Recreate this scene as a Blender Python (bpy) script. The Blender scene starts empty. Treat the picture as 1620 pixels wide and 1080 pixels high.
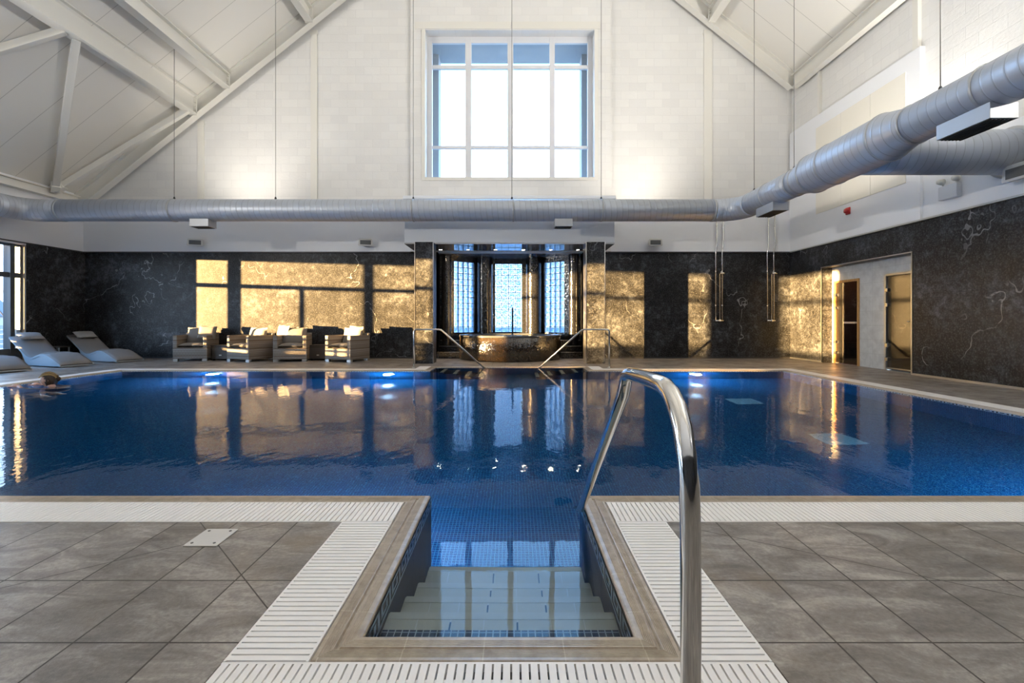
import bpy, math, random
from mathutils import Vector, Matrix, Euler
random.seed(7)
SC = bpy.context.scene
COL = SC.collection
PI = math.pi

# ------------------------------------------------------------------ camera, sky, sun, exposure
cam_d = bpy.data.cameras.new('camera')
cam_d.sensor_width = 36.0
cam_d.lens = 745.0 * 36.0 / 1620.0
cam_d.shift_x = -2.0 / 1620.0
cam_d.shift_y = -33.0 / 1620.0
cam_d.clip_start = 0.05
cam = bpy.data.objects.new('camera', cam_d)
cam.location = (0, 0, 1.0)
cam.rotation_euler = (PI / 2, 0, 0)
COL.objects.link(cam)
SC.camera = cam

world = bpy.data.worlds.new('world')
SC.world = world
world.use_nodes = True
wt = world.node_tree
wt.nodes.clear()
w_out = wt.nodes.new('ShaderNodeOutputWorld')
w_bg = wt.nodes.new('ShaderNodeBackground')
w_tc = wt.nodes.new('ShaderNodeTexCoord')
w_sep = wt.nodes.new('ShaderNodeSeparateXYZ')
w_ramp = wt.nodes.new('ShaderNodeValToRGB')
wt.links.new(w_tc.outputs['Generated'], w_sep.inputs[0])
wt.links.new(w_sep.outputs['Z'], w_ramp.inputs[0])
wt.links.new(w_ramp.outputs[0], w_bg.inputs[0])
wt.links.new(w_bg.outputs[0], w_out.inputs[0])
w_ramp.color_ramp.elements[0].position = 0.0
w_ramp.color_ramp.elements[0].color = (0.75, 0.86, 1.0, 1)
w_ramp.color_ramp.elements[1].position = 0.6
w_ramp.color_ramp.elements[1].color = (0.18, 0.50, 1.0, 1)
w_bg.inputs['Strength'].default_value = 4.2

sun_d = bpy.data.lights.new('sun', 'SUN')
sun_d.energy = 52.0
sun_d.color = (1.0, 0.56, 0.20)
sun_d.angle = math.radians(0.5)
sun = bpy.data.objects.new('sun', sun_d)
COL.objects.link(sun)
sun.rotation_euler = Vector((1.0, 0.62, -0.031)).to_track_quat('-Z', 'Y').to_euler()

SC.view_settings.view_transform = 'Standard'
SC.view_settings.look = 'None'
SC.view_settings.exposure = 1.3
SC.view_settings.gamma = 1.0
SC.view_settings.use_curve_mapping = False
SC.cycles.use_denoising = True
SC.cycles.max_bounces = 12
SC.cycles.diffuse_bounces = 5
SC.cycles.sample_clamp_indirect = 6.0
SC.cycles.caustics_reflective = False

# ------------------------------------------------------------------ room dimensions
XL, XR, YB, YN = -11.36, 7.35, 12.5, -4.0      # left, right, back, behind the camera
ZC = 2.82                                     # top of the dark stone
ZW = -0.015                                   # water level


def z_low(x):                                 # underside of the gable rafters
    return 12.87 - 0.80 * abs(x + 0.07)


def z_roof(x):
    return z_low(x) + 0.45


# ------------------------------------------------------------------ node helpers
class NM:
    def __init__(self, name):
        self.m = bpy.data.materials.new(name)
        self.m.use_nodes = True
        self.t = self.m.node_tree
        self.t.nodes.clear()
        self.out = self.t.nodes.new('ShaderNodeOutputMaterial')

    def n(self, kind, **kw):
        nd = self.t.nodes.new('ShaderNode' + kind)
        for k, v in kw.items():
            setattr(nd, k, v)
        return nd

    def set(self, sock, v):
        if isinstance(v, bpy.types.NodeSocket):
            self.t.links.new(v, sock)
        elif isinstance(v, (tuple, list)) and len(v) == 3 and sock.type == 'RGBA':
            sock.default_value = (v[0], v[1], v[2], 1)
        else:
            sock.default_value = v

    def math(self, op, a, b=0.0, c=0.0, clamp=False):
        nd = self.n('Math', operation=op, use_clamp=clamp)
        self.set(nd.inputs[0], a)
        self.set(nd.inputs[1], b)
        self.set(nd.inputs[2], c)
        return nd.outputs[0]

    def pos(self):
        return self.n('NewGeometry').outputs['Position']

    def obj(self):
        return self.n('TexCoord').outputs['Object']

    def xyz(self, v):
        s = self.n('SeparateXYZ')
        self.set(s.inputs[0], v)
        return s.outputs

    def comb(self, x, y, z):
        s = self.n('CombineXYZ')
        self.set(s.inputs[0], x); self.set(s.inputs[1], y); self.set(s.inputs[2], z)
        return s.outputs[0]

    def noise(self, v, scale, detail=4, rough=0.6, dist=0.0):
        nd = self.n('TexNoise')
        if v is not None:
            self.set(nd.inputs['Vector'], v)
        nd.inputs['Scale'].default_value = scale
        nd.inputs['Detail'].default_value = detail
        nd.inputs['Roughness'].default_value = rough
        nd.inputs['Distortion'].default_value = dist
        return nd.outputs['Fac']

    def ramp(self, f, stops):
        nd = self.n('ValToRGB')
        self.set(nd.inputs[0], f)
        cr = nd.color_ramp
        while len(cr.elements) < len(stops):
            cr.elements.new(0.5)
        for e, (p, c) in zip(cr.elements, stops):
            e.position = p
            e.color = (c, c, c, 1) if not isinstance(c, tuple) else (c[0], c[1], c[2], 1)
        return nd.outputs[0]

    def mix(self, f, a, b):
        nd = self.n('Mix', data_type='RGBA')
        self.set(nd.inputs[0], f)
        self.set(nd.inputs[6], a)
        self.set(nd.inputs[7], b)
        return nd.outputs[2]

    def line(self, c, period, width, off=0.0):
        d = self.math('PINGPONG', self.math('SUBTRACT', c, off), period / 2)
        return self.math('LESS_THAN', d, width / 2)

    def scale(self, v, s):
        nd = self.n('Mapping')
        self.set(nd.inputs[0], v)
        nd.inputs['Scale'].default_value = s
        return nd.outputs[0]

    def bump(self, h, strength=0.3, dist=0.01, normal=None):
        nd = self.n('Bump')
        nd.inputs['Strength'].default_value = strength
        nd.inputs['Distance'].default_value = dist
        self.set(nd.inputs['Height'], h)
        if normal is not None:
            self.set(nd.inputs['Normal'], normal)
        return nd.outputs[0]

    def done(self, color=(0.8, 0.8, 0.8), rough=0.5, metal=0.0, normal=None, spec=None, coat=0.0, emit=None, estr=0.0, coatr=0.05):
        p = self.n('BsdfPrincipled')
        self.set(p.inputs['Base Color'], color)
        self.set(p.inputs['Roughness'], rough)
        self.set(p.inputs['Metallic'], metal)
        if normal is not None:
            self.set(p.inputs['Normal'], normal)
        if spec is not None:
            p.inputs['Specular IOR Level'].default_value = spec
        if coat:
            p.inputs['Coat Weight'].default_value = coat
            p.inputs['Coat Roughness'].default_value = coatr
        if emit is not None:
            self.set(p.inputs['Emission Color'], emit)
            p.inputs['Emission Strength'].default_value = estr
        self.t.links.new(p.outputs[0], self.out.inputs[0])
        return self.m


def plain(name, color, rough=0.5, metal=0.0, **k):
    return NM(name).done(color, rough, metal, **k)


def lines_not_along_normal(N, p, period, width):
    """grid lines of a mosaic on any axis-aligned face"""
    x, y, z = N.xyz(p)[:3]
    nx, ny, nz = N.xyz(N.n('NewGeometry').outputs['True Normal'])[:3]
    tot = None
    for c, nn in ((x, nx), (y, ny), (z, nz)):
        keep = N.math('LESS_THAN', N.math('ABSOLUTE', nn), 0.7)
        l = N.math('MULTIPLY', N.line(c, period, width, 0.0031), keep)
        tot = l if tot is None else N.math('MAXIMUM', tot, l)
    return tot


def m_stone():
    N = NM('dark_stone')
    p = N.pos()
    a = N.noise(p, 1.1, 6, 0.65, 0.4)
    b = N.noise(p, 9.0, 8, 0.72, 0.2)
    c = N.noise(p, 34.0, 4, 0.7)
    base = N.ramp(N.math('ADD', N.math('MULTIPLY', a, 0.45), N.math('MULTIPLY', b, 0.55)),
                  [(0.40, (0.006, 0.006, 0.0065)), (0.48, (0.012, 0.012, 0.0135)), (0.55, (0.030, 0.032, 0.037)), (0.64, (0.095, 0.10, 0.115))])
    speck = N.ramp(c, [(0.50, 0.0), (0.66, 0.055)])
    add = N.n('Mix', data_type='RGBA', blend_type='ADD')
    add.inputs[0].default_value = 1.0
    N.set(add.inputs[6], base); N.set(add.inputs[7], speck)
    warp = N.n('Mapping'); N.set(warp.inputs[0], p); warp.inputs['Rotation'].default_value = (0.3, 0.5, 0.6); warp.inputs['Scale'].default_value = (0.9, 0.9, 0.75)
    v = N.noise(warp.outputs[0], 0.75, 4, 0.55, 0.15)
    vein = N.math('LESS_THAN', N.math('ABSOLUTE', N.math('SUBTRACT', v, 0.5)), 0.0032)
    gate = N.ramp(N.noise(p, 0.9, 2, 0.5), [(0.50, 0.0), (0.60, 0.5)])
    brk = N.ramp(N.noise(p, 7.0, 3, 0.6), [(0.36, 0.0), (0.46, 1.0)])
    f = N.math('MULTIPLY', N.math('MULTIPLY', vein, gate), brk)
    col = N.mix(f, add.outputs[2], (0.42, 0.42, 0.44))
    x, y, z = N.xyz(p)[:3]
    nx = N.math('ABSOLUTE', N.xyz(N.n('NewGeometry').outputs['True Normal'])[0])
    side = N.math('GREATER_THAN', nx, 0.7)
    u = N.math('ADD', N.math('MULTIPLY', side, y), N.math('MULTIPLY', N.math('SUBTRACT', 1.0, side), x))
    j = N.math('MAXIMUM', N.line(u, 1.2, 0.006, 0.2), N.line(z, 1.2, 0.006, 0.28))
    col = N.mix(N.math('MULTIPLY', j, 0.6), col, (0.006, 0.006, 0.006))
    return N.done(col, 0.38, normal=N.bump(b, 0.12, 0.004), spec=0.24)


def m_brick(axis):
    N = NM('painted_brick_' + 'xy'[axis])
    p = N.xyz(N.pos())
    v = N.comb(p[axis], p[2], 0.0)
    br = N.n('TexBrick')
    N.set(br.inputs['Vector'], v)
    br.inputs['Scale'].default_value = 1.0
    br.inputs['Brick Width'].default_value = 0.44
    br.inputs['Row Height'].default_value = 0.215
    br.inputs['Mortar Size'].default_value = 0.006
    br.inputs['Mortar Smooth'].default_value = 0.3
    br.inputs['Color1'].default_value = (0.74, 0.735, 0.72, 1)
    br.inputs['Color2'].default_value = (0.69, 0.685, 0.675, 1)
    br.inputs['Mortar'].default_value = (0.66, 0.655, 0.645, 1)
    fine = N.noise(N.scale(N.pos(), (1, 1, 1.6)), 14, 6, 0.65)
    patch = N.noise(N.pos(), 0.8, 3, 0.6)
    col = N.mix(N.ramp(patch, [(0.35, 0.0), (0.7, 0.35)]), br.outputs['Color'], (0.60, 0.595, 0.585))
    b1 = N.bump(N.math('SUBTRACT', 1.0, br.outputs['Fac']), 0.35, 0.006)
    return N.done(col, 0.6, normal=N.bump(fine, 0.35, 0.012, b1))


def m_ceiling():
    N = NM('ceiling_panels')
    p = N.xyz(N.pos())
    l = N.line(p[1], 0.76, 0.012, 0.1)
    col = N.mix(l, (0.74, 0.72, 0.675), (0.46, 0.445, 0.41))
    return N.done(col, 0.55)


def m_floor():
    N = NM('slate_floor_tiles')
    p = N.pos()
    x, y, z = N.xyz(p)[:3]
    near = N.math('LESS_THAN', y, 2.40)
    w = 0.0065
    lx = N.line(x, 0.2965, w, -1.0705)
    ly = N.line(y, 0.60, w, 1.813)
    cut = N.math('MULTIPLY', near, N.math('LESS_THAN', N.math('ABSOLUTE', N.math('SUBTRACT', y, 1.463)), w / 2))
    tot = N.math('MAXIMUM', N.math('MAXIMUM', lx, ly), cut)

    def diag(px, py, nx, ny, x0, x1):
        d = N.math('ADD', N.math('MULTIPLY', N.math('SUBTRACT', x, px), nx), N.math('MULTIPLY', N.math('SUBTRACT', y, py), ny))
        l = N.math('LESS_THAN', N.math('ABSOLUTE', d), 0.0024)
        g = N.math('MULTIPLY', N.math('GREATER_THAN', x, x0), N.math('LESS_THAN', x, x1))
        return N.math('MULTIPLY', N.math('MULTIPLY', l, g), near)
    for a in ((-1.387, 2.17, 0.707, 0.707, -1.6, -0.84), (-1.387, 2.17, -0.61, 0.79, -2.05, -1.1), (1.136, 2.11, 0.50, 0.866, 0.9, 2.1)):
        tot = N.math('MAXIMUM', tot, diag(*a))
    # slow change of tone from one slab to the next, and cleft mottling
    snap = N.n('VectorMath', operation='SNAP')
    N.set(snap.inputs[0], N.comb(N.math('ADD', x, 1.0705), N.math('SUBTRACT', y, 0.613), 0.0))
    snap.inputs[1].default_value = (0.2965, 0.6, 1)
    wn = N.n('TexWhiteNoise')
    N.set(wn.inputs[0], snap.outputs[0])
    mp = N.n('Mapping'); N.set(mp.inputs[0], p); mp.inputs['Rotation'].default_value = (0, 0, 0.7); mp.inputs['Scale'].default_value = (1.0, 2.4, 1)
    cl = N.noise(mp.outputs[0], 3.4, 8, 0.66, 1.0)
    fine = N.noise(p, 60, 5, 0.7)
    grit = N.noise(p, 220, 2, 0.6)
    base = N.ramp(N.math('ADD', N.math('MULTIPLY', cl, 0.7), N.math('MULTIPLY', fine, 0.3)),
                  [(0.36, (0.140, 0.123, 0.108)), (0.5, (0.240, 0.214, 0.192)), (0.62, (0.40, 0.365, 0.33))])
    rust = N.ramp(N.noise(p, 1.7, 4, 0.6), [(0.55, 0.0), (0.72, 0.55)])
    base = N.mix(rust, base, (0.20, 0.145, 0.085))
    tone = N.math('MULTIPLY_ADD', wn.outputs[0], 0.3, 0.84)
    mul = N.n('Mix', data_type='RGBA', blend_type='MULTIPLY')
    mul.inputs[0].default_value = 1.0
    N.set(mul.inputs[6], base); N.set(mul.inputs[7], N.comb(tone, tone, tone))
    col = N.mix(tot, mul.outputs[2], (0.035, 0.026, 0.018))
    rough = N.ramp(N.noise(p, 2.5, 5, 0.6), [(0.38, 0.30), (0.62, 0.55)])
    wet = N.math('GREATER_THAN', y, 3.0)
    rough = N.math('MAXIMUM', rough, N.math('MULTIPLY', wet, 0.36))
    h = N.math('ADD', N.math('MULTIPLY', cl, 0.6), N.math('MULTIPLY', N.math('ADD', fine, grit), 0.22))
    h = N.math('SUBTRACT', h, N.math('MULTIPLY', tot, 0.4))
    h = N.math('MULTIPLY', h, N.math('MULTIPLY_ADD', wet, -0.75, 1.0))
    return N.done(col, rough, normal=N.bump(h, 0.55, 0.008))


def m_mosaic(name, c1, c2, grout, period=0.025, rough=0.12, glitter=0.0, gw=0.0028, spec=0.5):
    N = NM(name)
    p = N.pos()
    l = lines_not_along_normal(N, p, period, gw)
    off = N.n('VectorMath', operation='SUBTRACT')
    N.set(off.inputs[0], p); off.inputs[1].default_value = (0.0031, 0.0031, 0.0031)
    snap = N.n('VectorMath', operation='SNAP')
    N.set(snap.inputs[0], off.outputs[0])
    snap.inputs[1].default_value = (period, period, period)
    wn = N.n('TexWhiteNoise')
    N.set(wn.inputs[0], snap.outputs[0])
    col = N.mix(wn.outputs[0], c1, c2)
    col = N.mix(l, col, grout)
    nrm = None
    if glitter:
        g = N.n('NewGeometry').outputs['Normal']
        sub = N.n('VectorMath', operation='SUBTRACT'); N.set(sub.inputs[0], wn.outputs[1]); sub.inputs[1].default_value = (0.5, 0.5, 0.5)
        sc = N.n('VectorMath', operation='SCALE'); N.set(sc.inputs[0], sub.outputs[0]); sc.inputs['Scale'].default_value = glitter
        ad = N.n('VectorMath', operation='ADD'); N.set(ad.inputs[0], g); N.set(ad.inputs[1], sc.outputs[0])
        no = N.n('VectorMath', operation='NORMALIZE'); N.set(no.inputs[0], ad.outputs[0])
        nrm = no.outputs[0]
    return N.done(col, rough, normal=nrm, spec=spec)


def m_coping(axis):
    N = NM('stoneware_coping_' + 'xy'[axis])
    p = N.xyz(N.pos())
    l = N.line(p[axis], 0.245, 0.004, 0.155)
    n = N.noise(N.pos(), 22, 5, 0.6)
    base = N.ramp(n, [(0.35, (0.345, 0.28, 0.21)), (0.62, (0.46, 0.39, 0.305))])
    col = N.mix(l, base, (0.52, 0.46, 0.36))
    return N.done(col, 0.28, normal=N.bump(l, -0.3, 0.004))


def m_duct():
    N = NM('galvanised_duct')
    uv = N.n('UVMap').outputs[0]
    s = N.xyz(uv)
    ph = N.math('FRACT', N.math('ADD', N.math('DIVIDE', s[0], 0.125), s[1]))
    d = N.math('ABSOLUTE', N.math('SUBTRACT', ph, 0.5))
    seam = N.math('LESS_THAN', d, 0.03)
    col = N.mix(seam, (0.47, 0.51, 0.58), (0.32, 0.345, 0.39))
    return N.done(col, 0.42, 0.35, normal=N.bump(N.ramp(d, [(0.0, 1.0), (0.12, 0.0)]), 0.35, 0.008))


def m_water():
    N = NM('pool_water')
    p = N.pos()
    y = N.xyz(p)[1]
    a = N.noise(N.scale(p, (1.0, 0.6, 1)), 3.2, 3, 0.5, 0.3)
    b = N.noise(N.scale(p, (1.0, 0.5, 1)), 15.0, 3, 0.55)
    calm = N.n('MapRange'); N.set(calm.inputs[0], y)
    calm.inputs[1].default_value = 2.5; calm.inputs[2].default_value = 3.3
    calm.inputs[3].default_value = 0.12; calm.inputs[4].default_value = 1.0
    h = N.math('MULTIPLY', N.math('ADD', N.math('MULTIPLY', a, 0.75), N.math('MULTIPLY', b, 0.25)), calm.outputs[0])
    nr = N.bump(h, 0.36, 0.012)
    g = N.n('BsdfRefraction')
    g.inputs['Color'].default_value = (0.84, 0.94, 1.0, 1)
    g.inputs['Roughness'].default_value = 0.0
    g.inputs['IOR'].default_value = 1.333
    N.set(g.inputs['Normal'], nr)
    gl = N.n('BsdfGlossy'); gl.inputs['Roughness'].default_value = 0.0
    N.set(gl.inputs['Normal'], nr)
    fr = N.n('Fresnel'); fr.inputs[0].default_value = 1.333
    N.set(fr.inputs['Normal'], nr)
    ms = N.n('MixShader')
    N.set(ms.inputs[0], N.math('POWER', fr.outputs[0], 1.2))
    N.t.links.new(g.outputs[0], ms.inputs[1]); N.t.links.new(gl.outputs[0], ms.inputs[2])
    N.t.links.new(ms.outputs[0], N.out.inputs[0])
    return N.m


def m_pane(name, tint=(0.92, 0.96, 0.98), refl=1.0):
    N = NM(name)
    tr = N.n('BsdfTransparent'); tr.inputs[0].default_value = (*tint, 1)
    gl = N.n('BsdfGlossy'); gl.inputs['Roughness'].default_value = 0.0
    fr = N.n('Fresnel')
    N.set(fr.inputs[0], N.math('MULTIPLY_ADD', N.n('NewGeometry').outputs['Backfacing'], 1.0 / 1.5 - 1.5, 1.5))
    ms = N.n('MixShader')
    N.set(ms.inputs[0], N.math('MULTIPLY', fr.outputs[0], refl, clamp=True))
    N.t.links.new(tr.outputs[0], ms.inputs[1]); N.t.links.new(gl.outputs[0], ms.inputs[2])
    N.t.links.new(ms.outputs[0], N.out.inputs[0])
    return N.m


def m_glass_block():
    N = NM('patterned_glass_block')
    p = N.pos()
    vo = N.n('TexVoronoi'); N.set(vo.inputs['Vector'], p); vo.inputs['Scale'].default_value = 22
    h = N.math('ADD', vo.outputs['Distance'], N.noise(p, 40, 3, 0.6))
    nr = N.bump(h, 1.0, 0.02)
    tr = N.n('BsdfTranslucent'); tr.inputs[0].default_value = (0.50, 0.68, 0.86, 1)
    rf = N.n('BsdfTransparent')
    cl = N.mix(N.ramp(vo.outputs['Distance'], [(0.12, 0.0), (0.5, 1.0)]), (0.16, 0.36, 0.52), (0.85, 0.93, 1.0))
    N.set(rf.inputs[0], cl)
    gl = N.n('BsdfGlossy'); gl.inputs['Roughness'].default_value = 0.08; N.set(gl.inputs['Normal'], nr)
    m1 = N.n('MixShader'); m1.inputs[0].default_value = 0.35
    N.t.links.new(rf.outputs[0], m1.inputs[1]); N.t.links.new(tr.outputs[0], m1.inputs[2])
    m2 = N.n('MixShader'); m2.inputs[0].default_value = 0.08
    N.t.links.new(m1.outputs[0], m2.inputs[1]); N.t.links.new(gl.outputs[0], m2.inputs[2])
    N.t.links.new(m2.outputs[0], N.out.inputs[0])
    return N.m


def m_rattan(name, c1, c2):
    N = NM(name)
    p = N.obj()
    x, y, z = N.xyz(p)[:3]
    u = N.math('ADD', x, y)
    chk = N.math('ADD', N.math('FLOOR', N.math('DIVIDE', u, 0.032)), N.math('FLOOR', N.math('DIVIDE', z, 0.016)))
    par = N.math('PINGPONG', chk, 1.0)
    band = N.noise(N.comb(0.0, 0.0, z), 26, 2, 0.5)
    col = N.mix(N.ramp(band, [(0.42, 0.0), (0.58, 1.0)]), c1, c2)
    dk = N.mix(N.math('MULTIPLY', par, 0.45), col, (0.10, 0.08, 0.07))
    return N.done(dk, 0.5, normal=N.bump(par, 0.6, 0.004))


def m_fabric(name, c, tex=160):
    N = NM(name)
    n = N.noise(N.obj(), tex, 3, 0.6)
    big = N.noise(N.obj(), 5, 3, 0.6)
    col = N.mix(N.math('MULTIPLY', n, 0.35), c, tuple(k * 0.6 for k in c))
    return N.done(col, 0.85, normal=N.bump(N.math('ADD', n, big), 0.3, 0.006))


def m_white_tile():
    N = NM('white_wall_tile')
    p = N.xyz(N.pos())
    l = N.math('MAXIMUM', N.line(p[1], 0.60, 0.004, 9.96), N.line(p[2], 0.30, 0.004, 0.0))
    n = N.noise(N.pos(), 6, 5, 0.6, 0.5)
    base = N.ramp(n, [(0.35, (0.56, 0.555, 0.55)), (0.65, (0.70, 0.70, 0.69))])
    return N.done(N.mix(l, base, (0.45, 0.44, 0.42)), 0.3)


def m_wood(name, c1, c2, sc=(1, 1, 0.12)):
    N = NM(name)
    n = N.ramp(N.noise(N.scale(N.pos(), sc), 38, 4, 0.6, 0.6), [(0.3, 0.0), (0.6, 1.0)])
    return N.done(N.mix(n, c1, c2), 0.5)


M = {}
M['stone'] = m_stone()
M['brick_x'] = m_brick(0)
M['brick_y'] = m_brick(1)
M['ceiling'] = m_ceiling()
M['floor'] = m_floor()
M['plaster'] = plain('white_plaster', (0.78, 0.795, 0.83), 0.55)
M['box_plaster'] = plain('satin_plaster', (0.70, 0.725, 0.77), 0.4)
M['steel'] = plain('cream_painted_steel', (0.70, 0.685, 0.64), 0.42)
M['cream'] = plain('cream_board', (0.74, 0.71, 0.64), 0.5)
M['pool_tile'] = m_mosaic('blue_pool_mosaic', (0.0008, 0.026, 0.088), (0.0015, 0.042, 0.135), (0.03, 0.17, 0.28), gw=0.0032)
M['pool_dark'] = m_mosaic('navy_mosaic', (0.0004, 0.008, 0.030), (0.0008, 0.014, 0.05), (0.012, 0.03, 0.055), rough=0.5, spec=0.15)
M['band_tile'] = m_mosaic('navy_band_mosaic', (0.0006, 0.006, 0.024), (0.001, 0.012, 0.045), (0.35, 0.38, 0.40), rough=0.3, gw=0.004)
M['tub_tile'] = m_mosaic('bronze_glass_mosaic', (0.010, 0.008, 0.006), (0.050, 0.032, 0.018), (0.010, 0.008, 0.006), 0.02, 0.16, 0.22, 0.0026, 1.0)
M['black_tile'] = m_mosaic('black_glass_mosaic', (0.006, 0.007, 0.010), (0.022, 0.022, 0.026), (0.004, 0.004, 0.004), 0.02, 0.13, 0.16, 0.0026, 1.0)
M['coping_x'] = m_coping(0)
M['coping_y'] = m_coping(1)
M['duct'] = m_duct()
M['duct_band'] = plain('duct_collar', (0.42, 0.435, 0.46), 0.4, 0.4)
M['water'] = m_water()
M['pane'] = m_pane('window_glass')
M['dark_pane'] = m_pane('tinted_door_glass', (0.42, 0.40, 0.38), 2.0)
M['block'] = m_glass_block()
M['mortar'] = plain('block_mortar', (0.03, 0.10, 0.17), 0.6)
M['rattan'] = m_rattan('grey_brown_rattan', (0.30, 0.285, 0.27), (0.13, 0.095, 0.068))
M['rattan_dark'] = m_rattan('dark_rattan', (0.075, 0.07, 0.068), (0.045, 0.04, 0.038))
M['cushion'] = m_fabric('taupe_cushion', (0.24, 0.225, 0.215))
M['lounge'] = m_fabric('grey_lounger_fabric', (0.25, 0.24, 0.245))
M['lounge_pillow'] = m_fabric('light_grey_pillow_fabric', (0.36, 0.35, 0.35))
M['lounge_side'] = m_fabric('pale_lounger_side', (0.42, 0.46, 0.50))
M['white_plastic'] = plain('white_grating_plastic', (0.90, 0.87, 0.84), 0.42)
M['channel'] = plain('drain_channel', (0.05, 0.042, 0.034), 0.7)
M['chrome'] = plain('polished_stainless', (0.74, 0.73, 0.71), 0.09, 1.0)
M['brushed'] = plain('brushed_stainless', (0.66, 0.65, 0.63), 0.24, 1.0)
M['alu'] = plain('dark_aluminium_frame', (0.10, 0.115, 0.13), 0.35, 0.3)
M['alu_light'] = plain('silver_aluminium', (0.55, 0.55, 0.54), 0.3, 0.9)
M['white_frame'] = plain('white_window_frame', (0.66, 0.67, 0.70), 0.4)
M['dark_trim'] = plain('dark_edge_trim', (0.06, 0.06, 0.065), 0.4, 0.5)
M['step'] = plain('beige_step_tile', (0.50, 0.46, 0.38), 0.4)
M['white_tile'] = m_white_tile()
M['pine'] = m_wood('pine', (0.62, 0.36, 0.13), (0.48, 0.25, 0.08))
M['sauna_wood'] = m_wood('sauna_wood', (0.10, 0.045, 0.018), (0.06, 0.026, 0.010), (1, 0.12, 1))
M['gloss_ceiling'] = plain('gloss_stretch_ceiling', (0.42, 0.42, 0.43), 0.03, 0.0, spec=0.9, coat=1.0, coatr=0.0)
M['speaker_body'] = plain('grey_plastic', (0.62, 0.62, 0.60), 0.5)
M['speaker_grille'] = plain('speaker_mesh', (0.10, 0.105, 0.11), 0.6)
M['red'] = plain('red_plastic', (0.42, 0.02, 0.02), 0.35)
M['cover'] = plain('pale_drain_cover', (0.62, 0.60, 0.57), 0.3)
M['screw'] = plain('screw_head', (0.18, 0.17, 0.16), 0.4, 0.8)
M['skin'] = plain('skin', (0.62, 0.34, 0.24), 0.45)
M['hair'] = m_wood('brown_blonde_hair', (0.075, 0.04, 0.018), (0.02, 0.012, 0.007), (1, 3, 0.4))
M['swimsuit'] = plain('navy_swimwear', (0.02, 0.025, 0.06), 0.7)
M['cable'] = plain('steel_cable', (0.16, 0.155, 0.15), 0.5, 0.5)
M['black'] = plain('black_plastic', (0.02, 0.02, 0.02), 0.5)
M['lamp_glow'] = plain('lamp_lens', (0.9, 0.9, 0.9), 0.3, emit=(1.0, 0.82, 0.58), estr=130.0)
M['pool_glow'] = plain('pool_lamp_lens', (0.9, 0.9, 0.9), 0.3, emit=(0.45, 0.75, 1.0), estr=26.0)
M['up_glow'] = plain('uplight_lens', (0.9, 0.9, 0.9), 0.3, emit=(1.0, 0.86, 0.66), estr=6.0)
M['ground'] = plain('terrace_ground', (0.22, 0.20, 0.18), 0.8)
M['rail_wood'] = plain('grey_timber_rail', (0.16, 0.22, 0.29), 0.6)
M['house_wall'] = plain('house_render', (0.36, 0.34, 0.33), 0.8)
M['house_roof'] = plain('slate_roof', (0.09, 0.12, 0.17), 0.7)
M['bark'] = plain('bark', (0.07, 0.06, 0.055), 0.8)
M['outer_render'] = plain('sunlit_render', (0.42, 0.38, 0.33), 0.8)
M['hood'] = m_fabric('weathered_timber_hood', (0.36, 0.38, 0.40), 12)


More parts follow.
